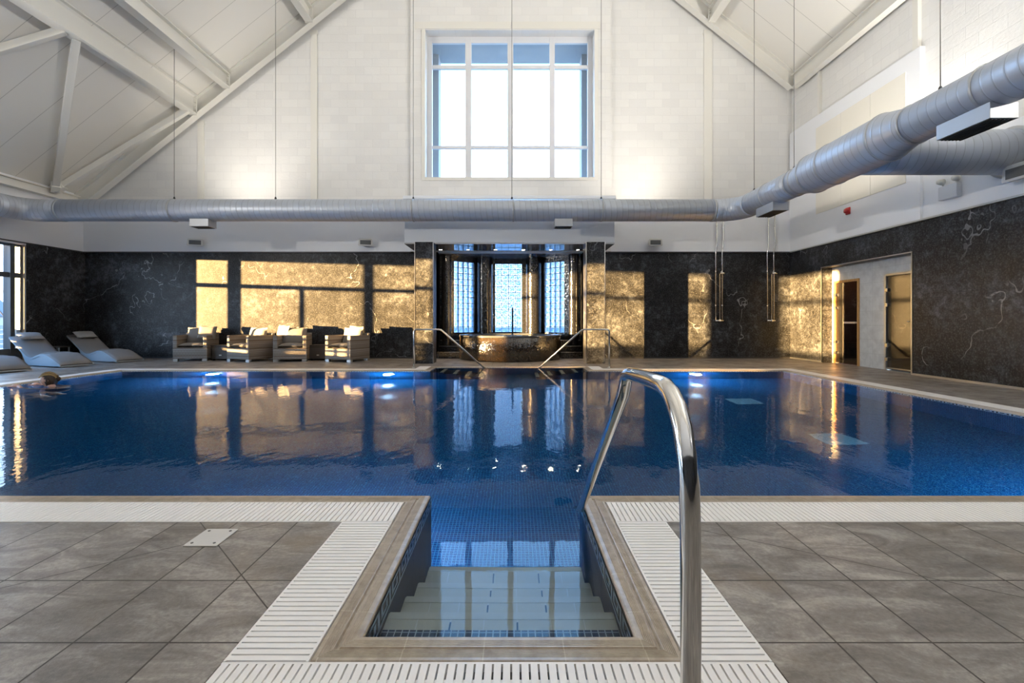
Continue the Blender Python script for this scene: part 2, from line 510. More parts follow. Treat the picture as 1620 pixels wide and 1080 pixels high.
# ------------------------------------------------------------------ mesh builder
class MB:
    def __init__(self):
        self.v = []; self.f = []; self.mi = []; self.uv = []; self.sm = []

    def add(self, vs, fs, m=0, uvs=None, smooth=False):
        o = len(self.v)
        self.v += [tuple(p) for p in vs]
        for k, f in enumerate(fs):
            self.f.append([i + o for i in f]); self.mi.append(m); self.sm.append(smooth)
            self.uv.append(uvs[k] if uvs else [(0, 0)] * len(f))
        return self

    def box(self, x0, x1, y0, y1, z0, z1, m=0):
        if x0 > x1: x0, x1 = x1, x0
        if y0 > y1: y0, y1 = y1, y0
        if z0 > z1: z0, z1 = z1, z0
        v = [(x0, y0, z0), (x1, y0, z0), (x1, y1, z0), (x0, y1, z0), (x0, y0, z1), (x1, y0, z1), (x1, y1, z1), (x0, y1, z1)]
        return self.add(v, [(0, 3, 2, 1), (4, 5, 6, 7), (0, 1, 5, 4), (1, 2, 6, 5), (2, 3, 7, 6), (3, 0, 4, 7)], m)

    def beam(self, a, b, w, h, up=(0, 0, 1), m=0):
        """solid bar with rectangular section from a to b"""
        a = Vector(a); b = Vector(b); d = (b - a).normalized()
        s = d.cross(Vector(up)).normalized(); u = s.cross(d).normalized()
        vs = []
        for p in (a, b):
            for i, j in ((-1, -1), (1, -1), (1, 1), (-1, 1)):
                vs.append(p + s * (i * w / 2) + u * (j * h / 2))
        return self.add(vs, [(0, 1, 2, 3), (7, 6, 5, 4), (0, 4, 5, 1), (1, 5, 6, 2), (2, 6, 7, 3), (3, 7, 4, 0)], m)

    def ibeam(self, a, b, w, h, up=(0, 0, 1), t=0.02):
        a = Vector(a); b = Vector(b); d = (b - a).normalized()
        s = d.cross(Vector(up)).normalized(); u = s.cross(d).normalized()
        self.beam(a + u * (h / 2 - t / 2), b + u * (h / 2 - t / 2), w, t, up)
        self.beam(a - u * (h / 2 - t / 2), b - u * (h / 2 - t / 2), w, t, up)
        self.beam(a, b, t * 0.8, h - 2 * t, up)
        return self

    def prism(self, poly, fn0, fn1, m=0):
        """polygon poly of 2D points; fn0, fn1 map each to a 3D point"""
        n = len(poly)
        vs = [fn0(*p) for p in poly] + [fn1(*p) for p in poly]
        fs = [tuple(range(n))[::-1], tuple(range(n, 2 * n))]
        fs += [(i, (i + 1) % n, n + (i + 1) % n, n + i) for i in range(n)]
        return self.add(vs, fs, m)

    def tube(self, pts, r, n=12, m=0, caps=True, closed=False):
        pts = [Vector(p) for p in pts]
        rs = r if isinstance(r, (list, tuple)) else [r] * len(pts)
        k = len(pts)
        up = Vector((0, 0, 1))
        d0 = (pts[1] - pts[0]).normalized()
        if abs(d0.z) > 0.95: up = Vector((0, 1, 0))
        s = d0.cross(up).normalized()
        vs = []; L = 0.0; Ls = []
        for i, p in enumerate(pts):
            if i == 0: d = d0
            elif i == k - 1: d = (pts[i] - pts[i - 1]).normalized()
            else: d = ((pts[i + 1] - p).normalized() + (p - pts[i - 1]).normalized()).normalized()
            if i: L += (p - pts[i - 1]).length
            Ls.append(L)
            s = (s - d * s.dot(d)).normalized()
            u = s.cross(d).normalized()
            for j in range(n):
                a = 2 * PI * j / n
                vs.append(p + (s * math.cos(a) + u * math.sin(a)) * rs[i])
        fs = []; uvs = []
        for i in range(k - 1):
            for j in range(n):
                j2 = (j + 1) % n
                fs.append((i * n + j, (i + 1) * n + j, (i + 1) * n + j2, i * n + j2))
                uvs.append([(Ls[i], j / n), (Ls[i + 1], j / n), (Ls[i + 1], (j + 1) / n), (Ls[i], (j + 1) / n)])
        self.add(vs, fs, m, uvs, True)
        if caps:
            o = len(self.v) - len(vs)
            self.f.append([o + j for j in range(n)]); self.mi.append(m); self.sm.append(False); self.uv.append([(0, 0)] * n)
            self.f.append([o + (k - 1) * n + j for j in range(n)][::-1]); self.mi.append(m); self.sm.append(False); self.uv.append([(0, 0)] * n)
        return self

    def lathe(self, prof, c=(0, 0, 0), n=24, m=0, a0=0.0, a1=2 * PI, axis='z'):
        full = abs(a1 - a0 - 2 * PI) < 1e-6
        cnt = n if full else n + 1
        vs = []
        for r, z in prof:
            for j in range(cnt):
                a = a0 + (a1 - a0) * j / n
                if axis == 'z': vs.append((c[0] + r * math.cos(a), c[1] + r * math.sin(a), c[2] + z))
                elif axis == 'y': vs.append((c[0] + r * math.cos(a), c[1] + z, c[2] + r * math.sin(a)))
                else: vs.append((c[0] + z, c[1] + r * math.cos(a), c[2] + r * math.sin(a)))
        fs = []
        for i in range(len(prof) - 1):
            for j in range(n):
                j2 = (j + 1) % cnt
                fs.append((i * cnt + j, i * cnt + j2, (i + 1) * cnt + j2, (i + 1) * cnt + j))
        return self.add(vs, fs, m, None, True)

    def sphere(self, c, r, n=12, m=0, s=(1, 1, 1)):
        prof = []
        vs = []; fs = []
        k = max(6, n // 2 + 2)
        for i in range(k + 1):
            t = PI * i / k
            for j in range(n):
                a = 2 * PI * j / n
                vs.append((c[0] + r * s[0] * math.sin(t) * math.cos(a), c[1] + r * s[1] * math.sin(t) * math.sin(a), c[2] + r * s[2] * math.cos(t)))
        for i in range(k):
            for j in range(n):
                j2 = (j + 1) % n
                fs.append((i * n + j, (i + 1) * n + j, (i + 1) * n + j2, i * n + j2))
        return self.add(vs, fs, m, None, True)

    def xf(self, mat):
        self.v = [tuple(mat @ Vector(p)) for p in self.v]
        return self

    def build(self, name, mats, parent=None, bevel=0.0, seg=2, loc=None, sub=0, weld=False):
        me = bpy.data.meshes.new(name)
        me.from_pydata(self.v, [], self.f)
        mats = mats if isinstance(mats, (list, tuple)) else [mats]
        for k in mats:
            me.materials.append(M[k] if isinstance(k, str) else k)
        for p, i, s in zip(me.polygons, self.mi, self.sm):
            p.material_index = i
            p.use_smooth = s
        ul = me.uv_layers.new(name='UVMap')
        flat = [c for f in self.uv for uvp in f for c in uvp]
        if len(flat) == len(ul.data) * 2:
            ul.data.foreach_set('uv', flat)
        me.validate()
        o = bpy.data.objects.new(name, me)
        COL.objects.link(o)
        if parent is not None: o.parent = parent
        if loc is not None: o.location = loc
        if weld:
            w = o.modifiers.new('weld', 'WELD'); w.merge_threshold = 0.0004
        if bevel:
            b = o.modifiers.new('bevel', 'BEVEL'); b.width = bevel; b.segments = seg; b.limit_method = 'ANGLE'
            if sub == 0:
                for p in me.polygons: p.use_smooth = p.use_smooth
        if sub:
            s = o.modifiers.new('sub', 'SUBSURF'); s.levels = sub; s.render_levels = sub
        return o


def tag(o, label=None, cat=None, group=None, kind=None):
    if label: o['label'] = label
    if cat: o['category'] = cat
    if group: o['group'] = group
    if kind: o['kind'] = kind
    return o


def empty(name, loc=(0, 0, 0), rz=0.0, label=None, cat=None, group=None, kind=None):
    o = bpy.data.objects.new(name, None)
    o.empty_display_size = 0.1
    COL.objects.link(o)
    o.location = loc; o.rotation_euler = (0, 0, rz)
    return tag(o, label, cat, group, kind)


def struct(o, label=None):
    return tag(o, label, kind='structure')


def copy_tree(o, parent=None):
    c = o.copy(); COL.objects.link(c)
    if parent is not None: c.parent = parent
    for ch in [k for k in bpy.data.objects if k.parent == o and k != c]:
        copy_tree(ch, c)
    return c


def lamp(name, kind, loc, energy, color, parent=None, aim=None, **kw):
    d = bpy.data.lights.new(name, kind)
    d.energy = energy; d.color = color
    for k, v in kw.items(): setattr(d, k, v)
    o = bpy.data.objects.new(name, d)
    COL.objects.link(o)
    if parent is not None: o.parent = parent
    o.location = loc
    if aim is not None:
        o.rotation_euler = Vector(aim).to_track_quat('-Z', 'Y').to_euler()
    return o


def soft_cushion(mb, cx, cy, cz, w, d, h, n=10, tilt=None, puff=1.0, seed=0):
    """pillow lying in XY, thickness h"""
    rnd = random.Random(seed)
    vs = []; fs = []
    for side in (1, -1):
        for j in range(n + 1):
            for i in range(n + 1):
                u = -1 + 2 * i / n; v = -1 + 2 * j / n
                e = max(abs(u), abs(v))
                k = (1 - abs(u) ** 3.5) * (1 - abs(v) ** 3.5)
                t = h / 2 * (k ** 0.45) * puff
                pin = 1 - 0.05 * (1 - abs(u)) * abs(v) - 0.0
                vs.append((u * w / 2 * (1 - 0.04 * (1 - v * v)), v * d / 2 * (1 - 0.04 * (1 - u * u)), side * t + rnd.uniform(-1, 1) * h * 0.02))
    N1 = (n + 1) ** 2
    for j in range(n):
        for i in range(n):
            a = j * (n + 1) + i
            fs.append((a, a + 1, a + n + 2, a + n + 1))
            fs.append((N1 + a, N1 + a + n + 1, N1 + a + n + 2, N1 + a + 1))
    ring = [i for i in range(n)] + [(n + 1) * j + n for j in range(n)] + [(n + 1) * n + n - i for i in range(n)] + [(n + 1) * (n - j) for j in range(n)]
    for k in range(len(ring)):
        a = ring[k]; b = ring[(k + 1) % len(ring)]
        fs.append((b, a, N1 + a, N1 + b))
    mat = Matrix.Translation((cx, cy, cz)) @ (tilt.to_matrix().to_4x4() if tilt is not None else Matrix.Identity(4))
    mb.add([tuple(mat @ Vector(p)) for p in vs], fs, 0, None, True)
    return mb


# ================================================================== THE SETTING
# ---- pool outline (orthogonal, counter-clockwise)
PX0, PX1, PY0, PY1 = -7.85, 5.42, 2.715, 9.45
NX0, NX1, NY0 = -0.477, 0.386, 1.505            # near entry notch
FX0, FX1, FY1 = -1.67, 1.50, 10.18              # far step recess
OUT = [(PX0, PY0), (NX0, PY0), (NX0, NY0), (NX1, NY0), (NX1, PY0), (PX1, PY0), (PX1, PY1), (FX1, PY1), (FX1, FY1), (FX0, FY1), (FX0, PY1), (PX0, PY1)]


def offset(poly, d):
    n = len(poly); res = []
    for i in range(n):
        a = Vector(poly[i - 1]); b = Vector(poly[i]); c = Vector(poly[(i + 1) % n])
        e1 = (b - a).normalized(); e2 = (c - b).normalized()
        n1 = Vector((e1.y, -e1.x)); n2 = Vector((e2.y, -e2.x))    # outward for a CCW polygon
        res.append((b.x + (n1.x + n2.x) * d, b.y + (n1.y + n2.y) * d))
    return res


CW = 0.12      # coping width
GW = 0.25      # grating width
G0 = CW + 0.004

# ---- floor slabs round the pool
fl = MB()
ZT = 0.0


def slab(x0, x1, y0, y1):
    fl.box(x0, x1, y0, y1, -0.25, ZT)


gx0, gx1 = NX0 - G0 - GW, NX1 + G0 + GW          # outer sides of the notch gratings
gy = NY0 - G0 - GW
slab(XL - 0.4, gx0 - 0.003, YN, PY0 - G0 - GW - 0.003)
slab(gx1 + 0.003, XR + 0.1, YN, PY0 - G0 - GW - 0.003)
slab(gx0 - 0.003, gx1 + 0.003, YN, gy - 0.003)
sx0, sx1 = PX0 - G0 - GW - 0.003, PX1 + G0 + GW + 0.003
sy = PY1 + G0 + GW + 0.003
slab(XL - 0.4, sx0, PY0 - G0 - GW - 0.003, YB + 0.1)
slab(sx1, XR + 0.26, PY0 - G0 - GW - 0.003, YB + 0.1)
slab(sx0, FX0 - G0 - GW, sy, YB + 0.1)
slab(FX1 + G0 + GW, sx1, sy, YB + 0.1)
slab(FX0 - G0 - GW, FX1 + G0 + GW, FY1 + CW + 0.004, 14.4)
struct(fl.build('floor', 'floor'), 'grey brown slate tiled pool deck')

# channels under the gratings
chn = MB()
chn.box(sx0, gx0, PY0 - G0 - GW - 0.003, PY0 - G0, -0.25, -0.10)
chn.box(gx1, sx1, PY0 - G0 - GW - 0.003, PY0 - G0, -0.25, -0.10)
chn.box(gx0 - 0.003, NX0 - G0, gy - 0.003, PY0 - G0, -0.25, -0.10)
chn.box(NX1 + G0, gx1 + 0.003, gy - 0.003, PY0 - G0, -0.25, -0.10)
chn.box(gx0, gx1, gy - 0.003, NY0 - G0, -0.25, -0.10)
chn.box(sx0, PX0 - G0, PY0 - 0.4, sy, -0.25, -0.10)
chn.box(PX1 + G0, sx1, PY0 - 0.4, sy, -0.25, -0.10)
chn.box(sx0, FX0 - G0, PY1 + G0, sy, -0.25, -0.10)
chn.box(FX1 + G0, sx1, PY1 + G0, sy, -0.25, -0.10)
chn.box(FX0 - G0 - GW, FX0 - G0, PY1 + G0, FY1 + CW, -0.25, -0.10)
chn.box(FX1 + G0, FX1 + G0 + GW, PY1 + G0, FY1 + CW, -0.25, -0.10)
struct(chn.build('trim_1', 'channel'))

# ---- pool basin: walls and floor
ZF = -1.2
bs = MB()
n = len(OUT)
for i in range(n):
    a, b = OUT[i], OUT[(i + 1) % n]
    bs.add([(a[0], a[1], -0.03), (a[0], a[1], ZF), (b[0], b[1], ZF), (b[0], b[1], -0.03)], [(0, 3, 2, 1)], 0)
bs.add([(x, y, ZF) for x, y in OUT], [tuple(range(n))], 0)
basin = struct(bs.build('pool_basin', ['pool_tile']), 'blue mosaic swimming pool basin')
# darker mosaic on the cheeks of the entry notch (its own tiles)
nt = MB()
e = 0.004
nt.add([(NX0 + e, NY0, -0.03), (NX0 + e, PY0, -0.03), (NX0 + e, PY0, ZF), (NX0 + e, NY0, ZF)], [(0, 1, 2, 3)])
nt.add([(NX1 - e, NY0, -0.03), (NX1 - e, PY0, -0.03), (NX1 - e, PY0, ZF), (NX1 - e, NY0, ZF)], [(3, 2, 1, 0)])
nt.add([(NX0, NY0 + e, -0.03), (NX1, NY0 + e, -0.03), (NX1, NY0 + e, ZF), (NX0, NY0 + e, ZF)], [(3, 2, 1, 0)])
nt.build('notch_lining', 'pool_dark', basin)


# greek key border below the coping
def key_cells(mb, a, b, inward, z0=-0.160, z1=-0.024, period=0.16):
    a = Vector((*a, 0)); b = Vector((*b, 0)); L = (b - a).length; d = (b - a) / L
    k = max(1, round(L / period)); p = L / k
    H = z1 - z0; t = H * 0.17
    nrm = Vector((*inward, 0)) * 0.007
    seg = [(0.0, 1.0, 0.0, 0.0), (0.06, 0.06, 0.0, 0.88), (0.06, 0.80, 0.88, 0.88), (0.80, 0.80, 0.30, 0.88), (0.36, 0.80, 0.30, 0.30), (0.36, 0.36, 0.30, 0.60)]
    for c in range(k):
        for u0, u1, w0, w1 in seg:
            s0 = (c + u0) * p - t / 2; s1 = (c + u1) * p + t / 2
            s0 = max(0, s0); s1 = min(L, s1)
            y0 = z0 + w0 * H; y1 = z0 + w1 * H + t
            P = [a + d * s0 + nrm, a + d * s1 + nrm]
            mb.add([(P[0].x, P[0].y, y0), (P[1].x, P[1].y, y0), (P[1].x, P[1].y, y1), (P[0].x, P[0].y, y1)], [(0, 1, 2, 3)])


kb = MB(); kd = MB()
for i in range(n):
    a, b = Vector(OUT[i]), Vector(OUT[(i + 1) % n])
    d = (b - a).normalized(); inn = (-d.y, d.x)
    key_cells(kb, a, b, inn)
    q = Vector(inn) * 0.005
    kd.add([(a.x + q.x, a.y + q.y, -0.175), (b.x + q.x, b.y + q.y, -0.175), (b.x + q.x, b.y + q.y, -0.018), (a.x + q.x, a.y + q.y, -0.018)], [(0, 1, 2, 3)])
kd.build('border_ground', plain('navy_border_tile', (0.004, 0.012, 0.035), 0.15), basin)
kb.build('greek_key_border', plain('pale_blue_border_tile', (0.50, 0.60, 0.70), 0.25), basin)

# steps down the near notch
stp = MB()
going = [(NY0, 1.785, -0.20), (1.785, 2.06, -0.41), (2.06, 2.33, -0.61), (2.33, 2.64, -0.81)]
for y0, y1, z in going:
    stp.box(NX0 + 0.006, NX1 - 0.006, y0 + (0.005 if y0 == NY0 else 0), y1, ZF, z)
stp.build('notch_steps', 'step', basin)
nz = MB()
for y0, y1, z in going:
    nz.box(NX0 + 0.01, NX1 - 0.01, y1 - 0.035, y1 + 0.004, z - 0.03, z + 0.003)
nz.build('step_edge_contrast', plain('pale_step_edge', (0.54, 0.51, 0.44), 0.4), basin)  # added pale strips stand in for the shading between treads
sj = MB()
for y0, y1, z in going:
    for k in range(1, 7):
        x = NX0 + k * 0.123
        sj.box(x - 0.0012, x + 0.0012, y0 + 0.03, y1 - 0.004, z - 0.002, z + 0.0012)
    for k in range(2, 6):
        x = NX0 + k * 0.123
        if (k + int(z * 100)) % 2 == 0:
            sj.box(x - 0.003, x + 0.003, y0 + 0.14, y1 - 0.05, z - 0.001, z + 0.0016, 1)
sj.build('step_joints', ['cover', 'pool_dark'], basin)
sb = MB()
sb.box(NX0 + 0.008, NX1 - 0.008, NY0 + 0.006, NY0 + 0.185, -0.205, -0.196)
sb.build('dark_tile_band', 'band_tile', basin)

# steps going down sideways at both ends of the far recess
fs_ = MB(); fn = MB()
for s in (0, 1):
    for k in range(4):
        w = 0.26
        x0 = (FX0 + k * w) if s == 0 else (FX1 - k * w)
        x1 = (x0 + w) if s == 0 else (x0 - w)
        z = -0.22 - 0.22 * k
        fs_.box(min(x0, x1), max(x0, x1), PY1 + 0.01, FY1 - 0.008, ZF, z)
        xe = x1
        fn.box(min(xe, xe - 0.07 if s == 0 else xe + 0.07), max(xe, xe - 0.07 if s == 0 else xe + 0.07), PY1 + 0.01, FY1 - 0.01, z, z + 0.004)
fs_.build('recess_steps', 'pool_dark', basin)
fn.build('step_nosing', 'step', basin)

# floor drains
for (x, y) in ((3.48, 7.1), (3.50, 5.1)):
    g = MB()
    g.box(x - 0.2, x + 0.2, y - 0.2, y + 0.2, ZF + 0.001, ZF + 0.012)
    for k in range(7):
        g.box(x - 0.16, x + 0.16, y - 0.15 + k * 0.05 - 0.01, y - 0.15 + k * 0.05 + 0.01, ZF + 0.012, ZF + 0.018)
    g.build('main_drain', plain('pale_blue_drain', (0.14, 0.30, 0.38), 0.4) if 'dr' not in M else M['dr'], basin)

# pool water, one sheet
wm = MB()
OW = offset(OUT, -0.0002)
wm.add([(x, y, ZW) for x, y in OW], [tuple(range(n))])
water = wm.build('pool_water', 'water')
tag(water, 'still blue water filling the swimming pool', 'water', kind='stuff')

# ---- coping: mitred profile round the outline
prof = [(0.0, -0.034), (0.0005, -0.014), (0.004, -0.008), (0.010, -0.0055), (0.020, -0.0045)]
for k in range(5):
    u = 0.024 + k * 0.0056
    prof += [(u, -0.0042), (u + 0.001, -0.0056), (u + 0.002, -0.0056), (u + 0.003, -0.0042)]
prof += [(0.055, -0.004), (0.059, -0.0105), (0.067, -0.0105), (0.071, -0.001)]
for k in range(6):
    u = 0.074 + k * 0.0056
    prof += [(u, -0.0005), (u + 0.001, -0.0022), (u + 0.002, -0.0022), (u + 0.003, -0.0005)]
prof += [(0.112, 0.0), (CW - 0.002, 0.0), (CW, -0.003), (CW, -0.06)]
cp = MB()
rings = [[(x, y, z) for x, y in offset(OUT, d)] for d, z in prof]
for i in range(n):
    a = Vector(OUT[i]); b = Vector(OUT[(i + 1) % n])
    m = 0 if abs(a.y - b.y) < 1e-6 else 1
    for k in range(len(rings) - 1):
        p0, p1 = rings[k][i], rings[k][(i + 1) % n]
        q0, q1 = rings[k + 1][i], rings[k + 1][(i + 1) % n]
        cp.add([p0, p1, q1, q0], [(0, 3, 2, 1)], m)
struct(cp.build('pool_coping', ['coping_x', 'coping_y']), 'ribbed beige stoneware coping round the pool')


# ---- overflow gratings
def grating(x0, x1, y0, y1, slats_along, label, pitch=0.0262, group='white overflow gratings round the pool', flip=False):
    g = MB()
    t = 0.0205
    zt, zb = 0.002, -0.022
    if slats_along == 'y':
        k = int((x1 - x0) / pitch)
        p = (x1 - x0) / k
        for i in range(k):
            c = x0 + (i + 0.5) * p
            g.box(c - t / 2, c + t / 2, y0 + 0.006, y1 - 0.006, zb, zt)
        for yy in (y0 + 0.004, y1 - 0.004):
            g.box(x0, x1, yy - 0.004, yy + 0.004, zb, zt - 0.0005)
        for yy in (y0 + (y1 - y0) * 0.27, y0 + (y1 - y0) * 0.73):
            g.box(x0, x1, yy - 0.006, yy + 0.006, zb - 0.01, zt - 0.006)
    else:
        k = int((y1 - y0) / pitch)
        p = (y1 - y0) / k
        for i in range(k):
            c = y0 + (i + 0.5) * p
            g.box(x0 + 0.006, x1 - 0.006, c - t / 2, c + t / 2, zb, zt)
        for xx in (x0 + 0.004, x1 - 0.004):
            g.box(xx - 0.004, xx + 0.004, y0, y1, zb, zt - 0.0005)
        for xx in (x0 + (x1 - x0) * 0.27, x0 + (x1 - x0) * 0.73):
            g.box(xx - 0.006, xx + 0.006, y0, y1, zb - 0.01, zt - 0.006)
    o = g.build('overflow_grating', 'white_plastic')
    tag(o, label, 'grating', group)
    return o


gy1 = PY0 - G0
grating(sx0 + 0.003, NX0 - G0, gy1 - GW, gy1, 'y', 'long white slatted grating along the near pool edge, left of the entry steps')
grating(NX1 + G0, sx1 - 0.003, gy1 - GW, gy1, 'y', 'long white slatted grating along the near pool edge, right of the entry steps')
grating(gx0, NX0 - G0, NY0 - G0, gy1 - GW - 0.003, 'x', 'short white grating running toward the viewer on the left side of the entry steps')
grating(NX1 + G0, gx1, NY0 - G0, gy1 - GW - 0.003, 'x', 'short white grating on the right side of the entry steps beside the handrail')
grating(gx0, gx1, gy, NY0 - G0 - 0.003, 'y', 'white grating across the foot of the entry steps, nearest the viewer')
grating(PX0 - G0 - GW, PX0 - G0, gy1 + 0.003, sy - 0.003, 'x', 'white grating along the left pool edge beside the loungers')
grating(PX1 + G0, PX1 + G0 + GW, gy1 + 0.003, sy - 0.003, 'x', 'white grating along the right pool edge before the sauna doors')
grating(PX0 - G0 + 0.003, FX0 - G0 - 0.003, PY1 + G0, PY1 + G0 + GW, 'y', 'white grating on the far pool edge before the armchairs')
grating(FX1 + G0 + 0.003, PX1 + G0 - 0.003, PY1 + G0, PY1 + G0 + GW, 'y', 'white grating on the far pool edge below the shower pipes')
grating(FX0 - G0 - GW + 0.003, FX0 - G0, PY1 + G0 + GW + 0.003, FY1 + CW - 0.003, 'x', 'stub of white grating beside the left pool handrail')
grating(FX1 + G0, FX1 + G0 + GW - 0.003, PY1 + G0 + GW + 0.003, FY1 + CW - 0.003, 'x', 'stub of white grating beside the right pool handrail')

# ---- back wall
AX0, AX1 = -2.29, 2.13        # outer faces of the alcove columns
T = 0.3
bw = MB()
bw.box(XL - T, -2.02, YB, YB + T, 0, ZC)
bw.box(1.86, XR + T, YB, YB + T, 0, ZC)
struct(bw.build('wall_back', 'stone'), 'dark veined stone lower part of the back wall')

WX0, WX1, WZ0, WZ1 = -2.31, 2.13, 4.76, 8.63     # the big window opening
ub = MB()
BX0, BX1 = -2.70, 2.56                             # bay round the window


def wallprism(mb, poly, y0, y1, m=0):
    mb.prism(poly, lambda x, z: (x, y0, z), lambda x, z: (x, y1, z), m)


wallprism(ub, [(XL - T, ZC), (BX0, ZC), (BX0, z_roof(BX0)), (XL - T, z_roof(XL - T))], YB, YB + T)
wallprism(ub, [(BX1, ZC), (XR + T, ZC), (XR + T, z_roof(XR + T)), (BX1, z_roof(BX1))], YB, YB + T)
wallprism(ub, [(BX0, ZC), (BX1, ZC), (BX1, WZ0), (BX0, WZ0)], YB - 0.12, YB + T)
wallprism(ub, [(BX0, WZ0), (WX0, WZ0), (WX0, WZ1), (BX0, WZ1)], YB - 0.12, YB + T)
wallprism(ub, [(WX1, WZ0), (BX1, WZ0), (BX1, WZ1), (WX1, WZ1)], YB - 0.12, YB + T)
wallprism(ub, [(BX0, WZ1), (BX1, WZ1), (BX1, z_roof(BX1)), (-0.07, z_roof(-0.07)), (BX0, z_roof(BX0))], YB - 0.12, YB + T)
struct(ub.build('wall_back_upper', 'brick_x'), 'white painted block gable wall')
lb = MB()
lb.box(XL, AX0 - 0.34, YB - 0.06, YB - 0.001, ZC, 3.92)
lb.box(AX1 + 0.34, XR, YB - 0.06, YB - 0.001, ZC, 3.92)
struct(lb.build('wall_back_band', 'plaster'), 'smooth white band over the stone')
tr = MB()
tr.box(XL, -2.7, YB - 0.075, YB - 0.0, ZC - 0.025, ZC)
tr.box(2.5, XR, YB - 0.075, YB - 0.0, ZC - 0.025, ZC)
struct(tr.build('trim_2', 'dark_trim'))

# ---- big window in the gable
win = MB()
YF = YB + 0.16
fw = 0.085
xs = [WX0, WX0 + 0.13, -1.285 + 0.0, -1.12, -0.155, 0.0, 0.96, 1.10, WX1 - 0.10, WX1]
fx0, fx1, fz0, fz1 = WX0, WX1, WZ0, WZ1
win.box(fx0, fx0 + 0.13, YF, YF + 0.09, fz0, fz1)
win.box(fx1 - 0.13, fx1, YF, YF + 0.09, fz0, fz1)
win.box(fx0 + 0.13, fx1 - 0.13, YF + 0.001, YF + 0.089, fz0, fz0 + 0.09)
win.box(fx0 + 0.13, fx1 - 0.13, YF + 0.001, YF + 0.089, fz1 - 0.17, fz1)
for xa, xb in ((-1.29, -1.125), (-0.155, 0.0), (0.975, 1.115)):
    win.box(xa, xb, YF - 0.01, YF + 0.10, fz0 + 0.02, fz1 - 0.02)
for za, zb in ((5.62, 5.70), (7.77, 7.87)):
    win.box(fx0 + 0.02, fx1 - 0.02, YF + 0.005, YF + 0.085, za, zb)
w1 = struct(win.build('window_1', 'white_frame', bevel=0.006), 'large gridded gable window')
pg = MB(); pg.box(fx0 + 0.05, fx1 - 0.05, YF + 0.04, YF + 0.05, fz0 + 0.03, fz1 - 0.03)
pg.build('pane', 'pane', w1)
at = MB()
at.box(WX0 - 0.10, WX0, YB - 0.145, YB - 0.118, WZ0 - 0.08, WZ1 + 0.02)
at.box(WX1, WX1 + 0.10, YB - 0.145, YB - 0.118, WZ0 - 0.08, WZ1 + 0.02)
at.box(WX0, WX1, YB - 0.16, YB + 0.02, WZ0 - 0.08, WZ0)
at.box(WX0 - 0.27, -0.06, YB - 0.15, YB - 0.118, WZ1 + 0.02, WZ1 + 0.21)
at.box(-0.05, WX1 + 0.16, YB - 0.15, YB - 0.118, WZ1 + 0.02, WZ1 + 0.21)
at.build('architrave', 'steel', w1, bevel=0.005)
hd = MB()
hd.box(WX0 - 0.5, WX1 + 0.5, YB + T, 14.0, WZ1, WZ1 + 0.3)
hd.box(WX0 - 0.35, WX0, YB + T, 13.95, WZ0 - 0.3, WZ1 + 0.02)
hd.box(WX1, WX1 + 0.35, YB + T, 13.95, WZ0 - 0.3, WZ1 + 0.02)
for x in (-1.6, 1.35):
    hd.box(x - 0.01, x + 0.01, YB + T, 14.0, WZ1 + 0.005, WZ1 + 0.02)
hd.box(WX0 - 0.02, WX0 + 0.17, 13.5, 13.94, WZ0 - 0.3, WZ1 + 0.01)
hd.box(WX1 - 0.17, WX1 + 0.02, 13.5, 13.94, WZ0 - 0.3, WZ1 + 0.01)
hd.build('outer_hood', 'hood', w1)

# ---- left wall with its long glazing
lw = MB()
WT = 2.76
lw.box(XL - T, XL, 10.98, YB, 0, ZC, 0)
lw.box(XL - T, XL, 1.02, 2.094, 0, ZC, 0)
lw.box(XL - T, XL, 5.40, 5.76, 0, ZC, 0)
lw.box(XL - T, XL, YN, -0.886, 0, ZC, 0)
struct(lw.build('wall_left', 'stone'), 'dark stone end piers of the left wall')
lu = MB()
lu.box(XL - T, XL, YN, YB + T, ZC, 4.35)
lu.box(XL - T, XL, -0.886, 10.98, WT, ZC)
struct(lu.build('wall_left_upper', 'plaster'), 'white wall above the left glazing')
ltr = MB(); ltr.box(XL - 0.001, XL + 0.02, YN, YB, ZC - 0.025, ZC + 0.0)
struct(ltr.build('trim_3', 'dark_trim'))

gl = MB(); pn = MB()
XG = XL - 0.14
f0, f1 = XG - 0.045, XG + 0.045


def bay(y0, y1, mull_low=(), mull_full=()):
    gl.box(f0, f1, y0, y0 + 0.04, 0.0, WT); gl.box(f0, f1, y1 - 0.04, y1, 0.0, WT)
    gl.box(f0 + 0.002, f1 - 0.002, y0 + 0.01, y1 - 0.01, WT - 0.05, WT)
    gl.box(f0 - 0.02, f1 + 0.02, y0 + 0.001, y1 - 0.001, 0.0, 0.36)
    gl.box(f0 + 0.003, f1 - 0.003, y0 + 0.01, y1 - 0.01, 1.99, 2.10)
    for ym in mull_low: gl.box(f0, f1, ym - 0.025, ym + 0.025, 0.3, 2.0)
    for ym in mull_full: gl.box(f0, f1, ym - 0.03, ym + 0.03, 0.3, WT)
    pn.box(XG - 0.004, XG + 0.004, y0 + 0.02, y1 - 0.02, 0.34, WT - 0.03)


